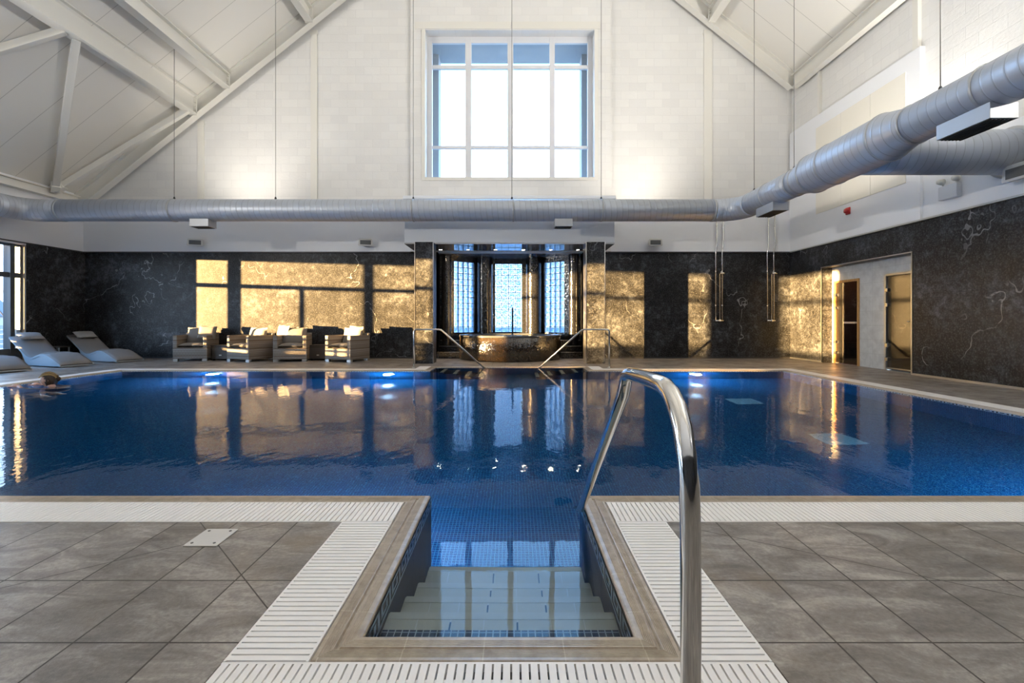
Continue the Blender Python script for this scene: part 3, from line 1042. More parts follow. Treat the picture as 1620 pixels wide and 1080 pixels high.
bay(-0.886, 1.02)
bay(2.094, 3.93)
bay(4.23, 5.40, (), (4.95,))
bay(5.76, 7.72, (6.9,))
bay(7.78, 9.91, (8.85,))
bay(10.014, 10.98)
for y0, y1 in ((3.93, 4.23), (7.72, 7.78), (9.91, 10.014), (10.70, 10.80)):
    gl.box(f0 - 0.05, f1 + 0.03, y0, y1, 0.0, WT)
w2 = struct(gl.build('window_2', 'alu', bevel=0.004), 'long dark framed glazing beside the loungers')
pn.build('pane', 'pane', w2)
rv = MB()
rv.box(XL - T + 0.02, XL - 0.001, 10.972, 10.979, 0, WT)
rv.box(-12.0, -11.85, 10.36, 10.60, -0.12, WT + 0.3)  # unseen outer pier, placed and widened to keep sun off the end pane
rv.build('reveal_with_sun_pier', 'outer_render', w2)

# ---- right wall with the recess for the sauna and steam doors
RY0, RY1, RZ = 8.69, 11.22, 2.255
rw = MB()
rw.box(XR, XR + T, YN, RY0, 0, ZC)
rw.box(XR, XR + T, RY1, YB, 0, ZC)
rw.box(XR, XR + T, RY0, RY1, RZ, ZC)
struct(rw.build('wall_right', 'stone'), 'dark veined stone lower part of the right wall')
ru = MB()
ru.box(XR + 0.04, XR + T + 0.1, YN, YB + T, ZC, 7.6)
struct(ru.build('wall_right_upper', 'brick_y'), 'white painted block upper right wall')
rb = MB()
rb.box(XR - 0.05, XR + 0.05, 8.45, YB - 0.06, ZC, 5.93)
rb.box(XR, XR + 0.05, YN, 8.45, ZC, 3.95)
struct(rb.build('wall_right_band', 'plaster', bevel=0.006), 'smooth white boxing on the right wall')
rt = MB(); rt.box(XR - 0.055, XR + 0.001, YN, YB - 0.06, ZC - 0.03, ZC)
rt.box(XR - 0.012, XR + 0.02, RY0 - 0.02, RY0, 0, RZ + 0.02)
rt.box(XR - 0.012, XR + 0.02, RY1, RY1 + 0.02, 0, RZ + 0.02)
rt.box(XR - 0.012, XR + 0.02, RY0, RY1, RZ, RZ + 0.02)
struct(rt.build('trim_4', 'alu_light'))
bb = MB()
bb.box(XL, -2.3, YB - 0.012, YB, 0, 0.035)
bb.box(2.14, XR, YB - 0.012, YB, 0, 0.035)
struct(bb.build('baseboard_back', 'dark_trim'))
bb = MB(); bb.box(XR - 0.012, XR, YN, RY0 - 0.02, 0, 0.035); bb.box(XR - 0.012, XR, RY1 + 0.02, YB - 0.012, 0, 0.035)
struct(bb.build('baseboard_right', 'alu_light'))

XI = XR + 0.25      # inner face of the recess
iw = MB()
D1a, D1b, D2a, D2b = 10.33, 11.15, 8.93, 9.62     # the two door openings
DH1, DH2 = 1.93, 1.95
iw.box(XI, XI + 0.1, RY0 - 0.3, D2a, 0, RZ + 0.3)
iw.box(XI, XI + 0.1, D2b, D1a, 0, RZ + 0.3)
iw.box(XI, XI + 0.1, D1b, RY1 + 0.1, 0, RZ + 0.3)
iw.box(XI, XI + 0.1, D2a, D2b, DH2, RZ + 0.3)
iw.box(XI, XI + 0.1, D1a, D1b, DH1, RZ + 0.3)
struct(iw.build('wall_recess', 'white_tile'), 'white tiled wall of the door recess')

# sauna cabin behind door 1 and steam room behind door 2
sn = MB()
X0 = XI + 0.1
sn.box(X0, X0 + 1.9, 10.0, 10.06, 0, 2.2); sn.box(X0, X0 + 1.9, 12.0, 12.06, 0, 2.2)
sn.box(X0 + 1.84, X0 + 1.9, 10.06, 12.0, 0, 2.2); sn.box(X0, X0 + 1.9, 10.0, 12.06, 2.2, 2.26)
sn.box(X0, X0 + 1.9, 10.0, 12.06, -0.05, 0.0)
struct(sn.build('wall_sauna', 'sauna_wood'))
st = MB()
st.box(X0, X0 + 1.6, 8.3, 8.36, 0, 2.2); st.box(X0, X0 + 1.6, 9.86, 9.92, 0, 2.2)
st.box(X0 + 1.54, X0 + 1.6, 8.36, 9.86, 0, 2.2); st.box(X0, X0 + 1.6, 8.3, 9.92, 2.2, 2.26)
st.box(X0, X0 + 1.6, 8.3, 9.92, -0.05, 0.0)
struct(st.build('wall_steam_room', 'black_tile'))
for k, (xb, zb) in enumerate(((X0 + 0.7, 0.45), (X0 + 1.25, 0.85))):
    b = MB()
    for i in range(5):
        b.box(xb + i * 0.11, xb + i * 0.11 + 0.09, 10.08, 11.98, zb - 0.03, zb)
    b.box(xb + 0.02, xb + 0.05, 10.1, 11.96, zb - 0.12, zb - 0.03)
    for yy in (10.12, 11.0, 11.9):
        b.box(xb + 0.05, xb + 0.09, yy, yy + 0.05, 0.0, zb - 0.03)
        b.box(xb + 0.45, xb + 0.49, yy, yy + 0.05, 0.0, zb - 0.03)
    tag(b.build('sauna_bench', plain('bench_wood', (0.16, 0.08, 0.035), 0.5) if k == 0 else bpy.data.materials['bench_wood']),
        ('lower' if k == 0 else 'upper') + ' slatted wooden bench inside the dark sauna', 'bench', 'sauna benches')
hr = MB(); hr.box(X0 + 1.72, X0 + 1.83, 10.5, 10.8, 1.16, 1.26)
tag(hr.build('sauna_heater_lamp', plain('red_indicator', (0.3, 0.02, 0.01), 0.4, emit=(1.0, 0.10, 0.05), estr=1.6)), 'small red glowing panel inside the sauna', 'lamp')


o = empty('sauna_fill_lamp', (X0 + 1.0, 11.0, 2.15), 0, 'dim warm fill lamp added on the sauna ceiling', 'lamp')
g = MB(); g.lathe([(0.0, -0.06), (0.06, -0.04), (0.08, 0.048)], (0, 0, 0), 16); g.build('shade', plain('amber_shade', (0.5, 0.25, 0.08), 0.4, emit=(1.0, 0.5, 0.15), estr=2.0), o)
lamp('glow', 'POINT', (0, 0, -0.12), 14, (1.0, 0.55, 0.22), o, shadow_soft_size=0.06)  # lamp added to brighten the black sauna interior


def door(name, y0, y1, h, frame_mat, leaf_w, label, hinges, handle):
    fr = MB()
    fr.box(XI - 0.03, XI + 0.09, y0, y0 + 0.045, 0, h)
    fr.box(XI - 0.03, XI + 0.09, y1 - 0.045, y1, 0, h)
    fr.box(XI - 0.03, XI + 0.09, y0 + 0.045, y1 - 0.045, h - 0.05, h)
    o = struct(fr.build(name, frame_mat, bevel=0.004), label)
    lf = MB(); lf.box(XI + 0.0, XI + 0.012, y0 + 0.05, y1 - 0.05, 0.02, h - 0.055)
    leaf = lf.build('door_leaf', 'dark_pane', o)
    for z in hinges:
        hg = MB(); hg.box(XI - 0.04, XI + 0.016, y1 - 0.10, y1 - 0.03, z - 0.035, z + 0.035)
        hg.build('hinge', 'brushed', o, bevel=0.004)
    return o, leaf


d1, leaf1 = door('door_1', D1a, D1b, DH1, 'pine', 0, 'pine framed sauna door with tinted glass', (0.25, 0.5, 1.30, 1.6), True)
hb = MB(); hb.box(XI - 0.065, XI - 0.03, D1a + 0.06, D1a + 0.42, 0.935, 0.975); hb.box(XI - 0.035, XI, D1a + 0.08, D1a + 0.11, 0.94, 0.97); hb.box(XI - 0.035, XI, D1a + 0.36, D1a + 0.39, 0.94, 0.97)
hb.build('handle', plain('pale_wood', (0.70, 0.55, 0.40), 0.4), leaf1, bevel=0.005)
d2, leaf2 = door('door_2', D2a, D2b, DH2, 'alu_light', 0, 'aluminium framed steam room door with dark glass', (0.22, 0.5, 1.32, 1.62), True)
kb2 = MB(); kb2.lathe([(0.0, -0.05), (0.018, -0.05), (0.018, -0.03), (0.008, -0.025), (0.008, 0.0)], (XI, D2a + 0.09, 0.98), 12, axis='x')
kb2.build('door_knob', 'brushed', leaf2)
sl = MB(); sl.box(XI - 0.01, XI + 0.02, D2a + 0.045, D2b - 0.045, 0.03, 0.055)
sl.build('bottom_rail', 'alu_light', leaf2)

# ---- wall behind the camera
wn = MB()
wallprism(wn, [(XL - T, ZC), (XR + T, ZC), (XR + T, z_roof(XR + T)), (-0.07, z_roof(-0.07)), (XL - T, z_roof(XL - T))], YN - T, YN)
struct(wn.build('wall_front', 'plaster'))
wn = MB(); wn.box(XL - T, XR + T, YN - T, YN, 0, ZC)
struct(wn.build('wall_front_lower', 'stone'))

# ---- roof
rf = MB()
for xa, xb in ((XL - T, -0.07), (-0.07, XR + T)):
    rf.prism([(xa, z_roof(xa)), (xb, z_roof(xb)), (xb, z_roof(xb) + 0.2), (xa, z_roof(xa) + 0.2)], lambda x, z: (x, YN - T, z), lambda x, z: (x, YB + T, z))
struct(rf.build('ceiling', 'ceiling'), 'cream pitched ceiling lined with panels')


def beam_thing(mb, label, cat='beam', group='cream steel roof beams', name='roof_beam'):
    return tag(mb.build(name, 'steel'), label, cat, group)


sl_up = Vector((0.8, 0, -1)).normalized()
g = MB(); xa = XL + 0.02
g.ibeam((xa, YB - 0.22, z_low(xa) + 0.225), (-0.07, YB - 0.22, z_low(-0.07) + 0.225), 0.20, 0.35, (0, 0, 1))
beam_thing(g, 'sloping cream rafter along the left side of the gable', 'rafter', 'gable rafters', 'gable_rafter')
g = MB(); xb = XR - 0.02
g.ibeam((-0.07, YB - 0.22, z_low(-0.07) + 0.225), (xb, YB - 0.22, z_low(xb) + 0.225), 0.20, 0.35, (0, 0, 1))
beam_thing(g, 'sloping cream rafter along the right side of the gable', 'rafter', 'gable rafters', 'gable_rafter')
for (x, zb, h, w, lab) in ((-8.27, 6.32, 0.50, 0.24, 'deep cream roof beam from the lower left gable, braced by struts'),
                           (-7.42, 7.02, 0.36, 0.20, 'cream roof beam just above the deep braced beam on the left'),
                           (-5.28, 8.72, 0.36, 0.20, 'cream roof beam high at the top left beside the gable window'),
                           (5.14, 8.72, 0.36, 0.20, 'cream roof beam high at the top right of the gable')):
    g = MB(); g.ibeam((x, YN, zb + h / 2), (x, YB - 0.34, zb + h / 2), w, h)
    o = beam_thing(g, lab)
    pl = MB(); pl.box(x - 0.10, x + 0.10, YB - 0.34, YB - 0.325, zb - 0.02, zb + h)
    for i in (-1, 1):
        for k in range(4):
            pl.lathe([(0.014, -0.02), (0.014, 0.0)], (x + i * 0.06, YB - 0.34, zb + 0.08 + k * (h - 0.16) / 3), 6, axis='y')
    pl.build('end_plate', 'steel', o)
g = MB(); g.ibeam((XR - 0.10, YN, 7.16), (XR - 0.10, YB - 0.34, 7.16), 0.16, 0.36)
beam_thing(g, 'cream eaves beam running along the top of the right wall', 'beam', 'eaves beams', 'eaves_beam')
g = MB(); g.ibeam((XL + 0.11, YN, 4.10), (XL + 0.11, YB - 0.34, 4.10), 0.18, 0.20)
beam_thing(g, 'cream eaves beam along the top of the left wall', 'beam', 'eaves beams', 'eaves_beam')
node = (XL + 0.25, 11.42, 4.16)
for a, b, lab in ((node, (-8.3, 12.0, 6.36), 'slanted strut from the left eaves to the gable end of the deep beam'),
                  (node, (-8.3, 8.95, 6.36), 'steep strut from the left eaves up to the middle of the deep beam'),
                  ((XL + 0.25, 7.2, 4.16), (-8.3, 8.7, 6.36), 'strut at the left picture edge leaning toward the deep beam'),
                  ((XL + 0.25, 7.0, 4.16), (-8.3, 4.6, 6.36), 'strut out on the far left nearer the viewer')):
    g = MB(); g.beam(a, b, 0.13, 0.13)
    g.beam(a, Vector(a) + (Vector(b) - Vector(a)).normalized() * 0.22, 0.17, 0.17)
    tag(g.build('roof_strut', 'steel', bevel=0.01), lab, 'strut', 'struts bracing the left roof slope')
for (x, w, z0, z1, lab) in ((-8.28, 0.17, 3.93, 6.30, 'narrow cream post under the deep braced beam'),
                            (-5.28, 0.17, 3.93, 8.70, 'tall narrow cream post left of the gable window'),
                            (5.16, 0.22, 3.93, 8.70, 'tall narrow cream post right of the gable window')):
    g = MB(); g.box(x - w / 2, x + w / 2, YB - 0.03, YB - 0.001, z0, z1)
    g.box(x - w / 2 - 0.015, x + w / 2 + 0.015, YB - 0.035, YB - 0.001, z1 - 0.12, z1 - 0.08)
    tag(g.build('wall_post', 'steel'), lab, 'post', 'steel posts on the gable wall')
for (y, w, lab) in ((8.58, 0.12, 'cream steel post on the right wall above the white boxing'), (11.3, 0.07, 'thin cream post on the right wall near the corner')):
    g = MB(); g.box(XR - 0.03, XR + 0.039, y - w / 2, y + w / 2, 5.94, 6.97)
    tag(g.build('wall_post', 'steel'), lab, 'post', 'steel posts on the right wall')
# cream board on the boxing
g = MB()
for k in range(3):
    y0 = 8.75 + k * 0.865
    g.box(XR - 0.062, XR - 0.051, y0 + 0.003, y0 + 0.862, 3.56, 5.62)
tag(g.build('wall_board', 'cream'), 'large cream board of three sheets on the right wall behind the duct', 'board')

# ---- alcove: box, columns, ceiling, mosaic apse, glass blocks
CX = -0.08
g = MB(); g.box(-2.60, 2.42, 11.25, YB + 0.02, 2.86, 3.96)
g.box(-2.63, 2.45, 11.22, YB + 0.02, 3.90, 3.98)
struct(g.build('trim_5', 'box_plaster', bevel=0.01), 'grey white box over the spa alcove')
g = MB()
g.box(-2.60, 2.42, 11.25, 14.3, 2.83, 2.859)
struct(g.build('ceiling_alcove', 'gloss_ceiling'), 'glossy ceiling of the spa alcove')
for x0, x1, lab in ((AX0, -1.862, 'left'), (1.695, AX1, 'right')):
    g = MB(); g.box(x0, x1, 10.95, 11.40, 0, 2.829)
    o = g.build('column', 'stone')
    tag(o, 'square dark stone column on the ' + lab + ' of the spa alcove', 'column', 'stone columns of the spa alcove')
    e_ = MB()
    for xx in (x0, x1):
        e_.box(xx - 0.008, xx + 0.008, 10.942, 10.958, 0, 2.829)
    e_.build('edge_trim', 'brushed', o)

# side walls of the alcove
ap = MB()
ap.box(-2.30, -2.02, 12.5, 13.1, 0, 2.829)
ap.box(1.86, 2.14, 12.5, 13.1, 0, 2.829)
# apse polyline (outer shell behind the windows) as wall pieces between the windows
P = [(-2.02, 13.05), (-1.80, 13.12), (-1.66, 13.22), (-1.13, 13.62), (-0.96, 13.74), (-0.54, 13.86), (0.26, 13.86), (0.72, 13.74), (0.90, 13.62), (1.43, 13.22), (1.60, 13.12), (1.86, 13.05)]


def wseg(a, b, z0, z1, mb=None, th=0.16):
    mb = mb or ap
    a = Vector((*a, 0)); b = Vector((*b, 0)); d = (b - a).normalized(); nn = Vector((-d.y, d.x, 0))
    vs = []
    for z in (z0, z1):
        for q in (a, b, b + nn * th, a + nn * th):
            vs.append((q.x, q.y, z))
    mb.add(vs, [(3, 2, 1, 0), (4, 5, 6, 7), (0, 1, 5, 4), (1, 2, 6, 5), (2, 3, 7, 6), (3, 0, 4, 7)])


GZ0, GZ1 = 0.66, 2.68
wseg(P[0], P[1], 0, 2.829)
wseg(P[1], P[2], 0, 2.829)
wseg(P[2], P[3], 0, GZ0); wseg(P[2], P[3], GZ1, 2.829)
wseg(P[3], P[4], 0, 2.829); wseg(P[4], P[5], 0, 2.829)
wseg(P[5], P[6], 0, GZ0); wseg(P[5], P[6], GZ1, 2.829)
wseg(P[6], P[7], 0, 2.829); wseg(P[7], P[8], 0, 2.829)
wseg(P[8], P[9], 0, GZ0); wseg(P[8], P[9], GZ1, 2.829)
wseg(P[9], P[10], 0, 2.829); wseg(P[10], P[11], 0, 2.829)
struct(ap.build('wall_alcove', 'black_tile'), 'black glass mosaic wall of the spa alcove')
for (x, y, r, lab) in ((-1.84, 13.0, 0.13, 'slim round black mosaic pier at the far left of the spa'), (-0.83, 13.68, 0.23, 'round black mosaic pier between the left and middle glass block windows'),
                       (0.60, 13.68, 0.23, 'round black mosaic pier between the middle and right glass block windows'), (1.66, 13.0, 0.13, 'slim round black mosaic pier at the far right of the spa')):
    g = MB(); g.lathe([(r, 0.0), (r, 2.828)], (x, y, 0), 32)
    tag(g.build('mosaic_pier', 'black_tile'), lab, 'pier', 'round mosaic piers of the spa alcove')


def block_window(name, a, b, z0, z1, nx, nz, label):
    a = Vector((*a, 0)); b = Vector((*b, 0)); L = (b - a).length; d = (b - a) / L; nn = Vector((-d.y, d.x, 0))
    mat = Matrix(((d.x, nn.x, 0, a.x), (d.y, nn.y, 0, a.y), (0, 0, 1, 0), (0, 0, 0, 1)))
    fr = MB(); bl = MB()
    pw = L / nx; ph = (z1 - z0) / nz; gp = 0.008
    for i in range(nx + 1):
        fr.box(i * pw - gp, i * pw + gp, 0.03, 0.11, z0, z1)
    for k in range(nz + 1):
        fr.box(0, L, 0.031, 0.109, z0 + k * ph - gp, z0 + k * ph + gp)
    for i in range(nx):
        for k in range(nz):
            bl.box(i * pw + gp, (i + 1) * pw - gp, 0.03, 0.045, z0 + k * ph + gp, z0 + (k + 1) * ph - gp)
            bl.box(i * pw + gp + 0.02, (i + 1) * pw - gp - 0.02, 0.022, 0.03, z0 + k * ph + gp + 0.02, z0 + (k + 1) * ph - gp - 0.02)
    o = struct(fr.xf(mat).build(name, 'mortar'), label)
    bl.xf(mat).build('glass_blocks', 'block', o)


block_window('window_3', P[2], P[3], GZ0, GZ1, 4, 12, 'left glass block window behind the spa tub')
block_window('window_4', P[5], P[6], GZ0, GZ1, 4, 12, 'middle glass block window behind the spa tub')
block_window('window_5', P[8], P[9], GZ0, GZ1, 4, 12, 'right glass block window behind the spa tub')

# spa tub
TC = (CX, 12.46)
TR = 1.33
TM = Matrix.Translation((TC[0], TC[1], 0)) @ Matrix.Diagonal((1, 0.875, 1, 1))
tb = MB()
tb.lathe([(TR - 0.02, 0.0), (TR, 0.02), (TR, 0.59), (TR - 0.01, 0.60)], (0, 0, 0), 72).xf(TM)
tub = empty('spa_tub', (0, 0, 0), 0, 'round spa tub clad in bronze black mosaic under the glass block windows', 'tub')
tb.build('tub_wall', 'tub_tile', tub)
rm = MB()
rm.lathe([(TR + 0.012, 0.585), (TR + 0.016, 0.62), (TR + 0.006, 0.635), (TR - 0.19, 0.635), (TR - 0.20, 0.62), (TR - 0.20, 0.10), (0.0, 0.10)], (0, 0, 0), 72).xf(TM)
rm.build('rim', plain('dark_polished_rim', (0.05, 0.055, 0.065), 0.06), tub)
tw = MB(); tw.lathe([(TR - 0.199, 0.612), (0.0, 0.612)], (0, 0, 0), 48).xf(TM)
tag(tw.build('spa_water', plain('spa_water', (0.02, 0.09, 0.14), 0.02)), 'still water filling the round spa tub', 'water', kind='stuff')
g = MB(); g.tube([(-0.02, 12.62, 0.61), (-0.02, 12.62, 1.30), (-0.02, 12.60, 1.325), (-0.02, 12.52, 1.33)], 0.022, 10)
g.lathe([(0.05, 0.0), (0.05, 0.012), (0.024, 0.02)], (-0.02, 12.62, 0.613), 16)
tag(g.build('water_spout', plain('dark_chrome', (0.18, 0.18, 0.19), 0.2, 1.0)), 'slim upright metal water spout rising from the spa tub', 'spout')

# steps beside the tub
for s, lab in ((-1, 'left'), (1, 'right')):
    o = empty('spa_steps', (0, 0, 0), 0, 'black mosaic steps with pale edges on the ' + lab + ' of the spa tub', 'steps', 'steps beside the spa tub')
    bk = MB(); ns = MB()
    xa, xb = (-2.015, CX - 1.26) if s < 0 else (CX + 1.26, 1.855)
    for k, (y, z) in enumerate(((12.40, 0.175), (12.70, 0.32), (13.0, 0.465))):
        # tread shapes follow the round tub
        for (y0, y1) in ((y, y + 0.1), (y + 0.1, y + 0.2), (y + 0.2, y + 0.3)):
            ym = max(abs(y0 - TC[1]), abs(y1 - TC[1]))
            hw = TR + 0.005
            lim = CX + s * hw if True else 0
            x0, x1 = (xa, lim) if s < 0 else (lim, xb)
            bk.box(x0, x1, y0, y1, 0, z - 0.012)
        x0, x1 = (xa, CX - TR - 0.005) if s < 0 else (CX + TR + 0.005, xb)
        ns.box(x0, x1, y - 0.012, y + 0.02, z - 0.014, z)
    bk.build('treads', 'black_tile', o)
    ns.build('step_edge', 'brushed', o)

# downlights in the alcove ceiling
dl0 = None
for k, x in enumerate((-1.88, -1.17, -0.46, 0.26, 0.97, 1.67)):
    names = ['far left', 'second from the left', 'left of the middle', 'right of the middle', 'second from the right', 'far right']
    if dl0 is None:
        o = empty('ceiling_downlight', (x, 12.17, 2.83))
        r_ = MB(); r_.lathe([(0.036, -0.004), (0.045, -0.006), (0.048, 0.0)], (0, 0, 0), 20); r_.build('bezel', 'brushed', o)
        l_ = MB(); l_.lathe([(0.0, -0.002), (0.036, -0.002)], (0, 0, 0), 16); l_.build('lens', 'lamp_glow', o)
        lamp('beam', 'SPOT', (0, 0, -0.03), 9, (1.0, 0.78, 0.5), o, (0, 0, -1), spot_size=1.4, spot_blend=0.8, shadow_soft_size=0.03)
        dl0 = o
    else:
        o = copy_tree(dl0); o.location = (x, 12.17, 2.83)
    tag(o, 'small warm round downlight in the alcove ceiling, ' + names[k] + ' of six', 'downlight', 'downlights over the spa')

# ================================================================== THINGS
# ---- ventilation duct
ZD = 3.48
R = 0.245


def arc(c, r, a0, a1, n=8):
    return [(c[0] + r * math.cos(a0 + (a1 - a0) * i / n), c[1] + r * math.sin(a0 + (a1 - a0) * i / n), c[2]) for i in range(n + 1)]


duct = empty('air_duct', (0, 0, 0), 0, 'long round spiral seamed grey duct hung across the hall and along the right side', 'duct')
XD, YD = 5.08, 10.6
p = [(XL + 0.36, -3.0, ZD)] + [(XL + 0.36, y, ZD) for y in (2, 6, 9.9)]
b_ = MB(); b_.tube(p, R, 40); b_.build('left_run', 'duct', duct)
c0 = (XL + 0.36 + 0.42, YD - 0.42, ZD)
b_ = MB(); b_.tube([(XL + 0.36, 9.88, ZD)] + arc(c0, 0.42, PI, PI / 2, 6) + [(XL + 1.25, YD, ZD)], R + 0.004, 40); b_.build('left_elbow', 'duct', duct)
b_ = MB(); b_.tube([(XL + 1.2, YD, ZD), (-6, YD, ZD), (0, YD, ZD), (XD - 0.6, YD, ZD)], R, 40); b_.build('back_run', 'duct', duct)
b_ = MB(); b_.tube([(XD - 0.62, YD, ZD)] + arc((XD - 0.5, YD - 0.5, ZD), 0.5, PI / 2, 0, 8) + [(XD, YD - 0.62, ZD)], R + 0.004, 40); b_.build('right_elbow', 'duct', duct)
b_ = MB(); b_.tube([(XD, YD - 0.58, ZD), (XD, 9.0, ZD), (XD, 8.45, ZD)], R, 40); b_.build('side_run', 'duct', duct)
b_ = MB(); b_.tube([(XD, 8.47, ZD), (XD, 8.3, ZD), (XD, 7.95, ZD), (XD, 6.35, ZD), (XD, 6.02, ZD), (XD, 5.92, ZD)], [R, R, 0.325, 0.325, R, R], 40); b_.build('tee_section', 'duct', duct)
b_ = MB(); b_.tube([(XD, 5.95, ZD), (XD, 4.0, ZD), (XD, 0.0, ZD), (XD, -3.0, ZD)], R, 40); b_.build('near_run', 'duct', duct)
b_ = MB(); b_.tube([(XD + 0.1, 6.95, ZD), (6.2, 6.95, ZD), (XR + 0.02, 6.95, ZD)], 0.32, 40); b_.build('branch', 'duct', duct)
b_ = MB()
b_.lathe([(0.32, 0), (0.37, 0), (0.37, 0.03), (0.32, 0.03)], (XR - 0.035, 6.95, ZD), 40, axis='x')
b_.build('wall_collar', 'duct_band', duct)
bands = [((XD, y, ZD), 'y', r) for y, r in ((9.3, R), (8.46, R), (8.3, R), (7.93, 0.325), (7.45, 0.325), (6.37, 0.325), (5.95, R), (5.0, R), (3.6, R))]
bands += [((x, YD, ZD), 'x', R) for x in (XL + 1.22, -7.63, -2.25, 0.0, 1.98, XD - 0.6)]
for c, ax, r in bands:
    b_ = MB(); b_.lathe([(r + 0.001, -0.018), (r + 0.010, -0.014), (r + 0.010, 0.014), (r + 0.001, 0.018)], c, 40, axis=ax)
    b_.build('collar', 'duct_band', duct)


def grille_box(x, y, along, w, d=0.30, h=0.17):
    g = MB()
    zt = ZD - R + 0.03
    if along == 'x': g.box(x - w / 2, x + w / 2, y - d / 2, y + d / 2, zt - h, zt)
    else: g.box(x - d / 2, x + d / 2, y - w / 2, y + w / 2, zt - h, zt)
    o = g.build('diffuser_box', 'duct_band', duct, bevel=0.004)
    s = MB()
    zb = zt - h - 0.002
    if along == 'x':
        s.box(x - w / 2 + 0.02, x + w / 2 - 0.02, y - d / 2 + 0.02, y + d / 2 - 0.02, zb - 0.001, zb + 0.001)
        for i in range(6):
            yy = y - d / 2 + 0.045 + i * (d - 0.09) / 5
            s.box(x - w / 2 + 0.02, x + w / 2 - 0.02, yy - 0.005, yy + 0.005, zb - 0.008, zb)
    else:
        s.box(x - d / 2 + 0.02, x + d / 2 - 0.02, y - w / 2 + 0.02, y + w / 2 - 0.02, zb - 0.001, zb + 0.001)
        for i in range(6):
            xx = x - d / 2 + 0.045 + i * (d - 0.09) / 5
            s.box(xx - 0.005, xx + 0.005, y - w / 2 + 0.02, y + w / 2 - 0.02, zb - 0.008, zb)
    s.build('grille', 'black', o)


grille_box(-6.98, YD, 'x', 0.42)
grille_box(1.12, YD, 'x', 0.40)
grille_box(XD, 9.25, 'y', 0.62)
grille_box(XD, 5.18, 'y', 0.62)

cabs = [(-7.63, YD), (-5.35, YD), (-2.25, YD), (-0.03, YD), (1.98, YD), (XD, 9.93), (XD, 8.52), (XD, 5.6)]
cn = ['left above the armchairs', 'left of the gable window post', 'just left of the gable window', 'in front of the middle of the gable window', 'just right of the gable window',
      'right above the duct bend', 'right where the duct widens', 'far right near the emergency light']
for (x, y), nm in zip(cabs, cn):
    zt = ZD + (0.335 if y == 8.52 and False else R)
    g = MB(); g.tube([(x, y, zt + 0.05), (x, y, z_roof(x) - 0.03)], 0.006, 6)
    o = tag(g.build('suspension_cable', 'cable'), 'thin steel cable holding the duct, ' + nm, 'cable', 'cables holding up the duct')
    g = MB(); g.lathe([(0.0, 0.0), (0.022, 0.0), (0.022, 0.035), (0.012, 0.06), (0.0, 0.06)], (x, y, zt), 10)
    g.build('clamp', 'black', o)

# ---- wall speakers
def speaker(loc, rz, label, s=1.0):
    o = empty('wall_speaker', loc, rz, label, 'speaker', 'small wall speakers')
    g = MB()
    pr = [(-0.17, -0.02), (0.17, -0.02), (0.19, 0.0), (0.17, 0.15), (0.15, 0.17), (-0.15, 0.17), (-0.17, 0.15), (-0.19, 0.0)]
    g.prism([(x * s, z * s) for x, z in pr], lambda x, z: (x, -0.20 * s, z - 0.03), lambda x, z: (x * 0.8, -0.05 * s, z * 0.9))
    g.build('case', 'speaker_body', o, bevel=0.01)
    g = MB(); g.box(-0.135 * s, 0.135 * s, -0.207 * s, -0.199 * s, -0.012 * s, 0.10 * s)
    g.build('front_grille', 'speaker_grille', o, bevel=0.003)
    g = MB(); g.box(-0.03, 0.03, -0.06, 0.0, 0.02, 0.10); g.box(-0.05, 0.05, -0.008, 0.0, 0.0, 0.14)
    g.build('bracket', 'black', o)
    return o


yS = YB - 0.061
speaker((-8.35, yS, 2.99), 0.35, 'small grey wall speaker on the left above the armchairs')
speaker((-3.88, yS, 2.99), 0.2, 'small grey wall speaker between the armchairs and the spa alcove')
speaker((3.70, yS, 2.99), 0.0, 'small grey wall speaker right of the spa alcove')
speaker((XR - 0.001, 6.62, 3.04), -PI / 2, 'dark wall speaker at the right picture edge', 1.25)

# ---- emergency twin light, red sounder
o = empty('emergency_light', (XR - 0.001, 7.88, 3.04), -PI / 2, 'white twin spot emergency light on the right wall', 'light')
g = MB(); g.box(-0.17, 0.17, -0.09, 0.0, 0.0, 0.23); g.build('case', 'white_frame', o, bevel=0.01)
for s in (-1, 1):
    g = MB(); g.lathe([(0.0, 0.0), (0.042, 0.0), (0.055, 0.08), (0.0, 0.08)], (s * 0.12, -0.10 if s > 0 else -0.13, 0.31), 16, axis='y')
    g.tube([(s * 0.12, -0.05, 0.22), (s * 0.12, -0.05, 0.29)], 0.015, 8)
    g.build('spot_head', 'speaker_body', o)
o = empty('alarm_sounder', (XR - 0.051, 10.25, 3.31), -PI / 2, 'small red fire alarm sounder on the white wall', 'alarm')
g = MB(); g.box(-0.065, 0.065, -0.03, 0.0, 0.0, 0.15); g.build('back_box', 'red', o, bevel=0.01)
g = MB(); g.lathe([(0.055, 0.0), (0.05, -0.05), (0.0, -0.055)], (0, -0.03, 0.075), 20, axis='y'); g.build('horn', 'red', o)

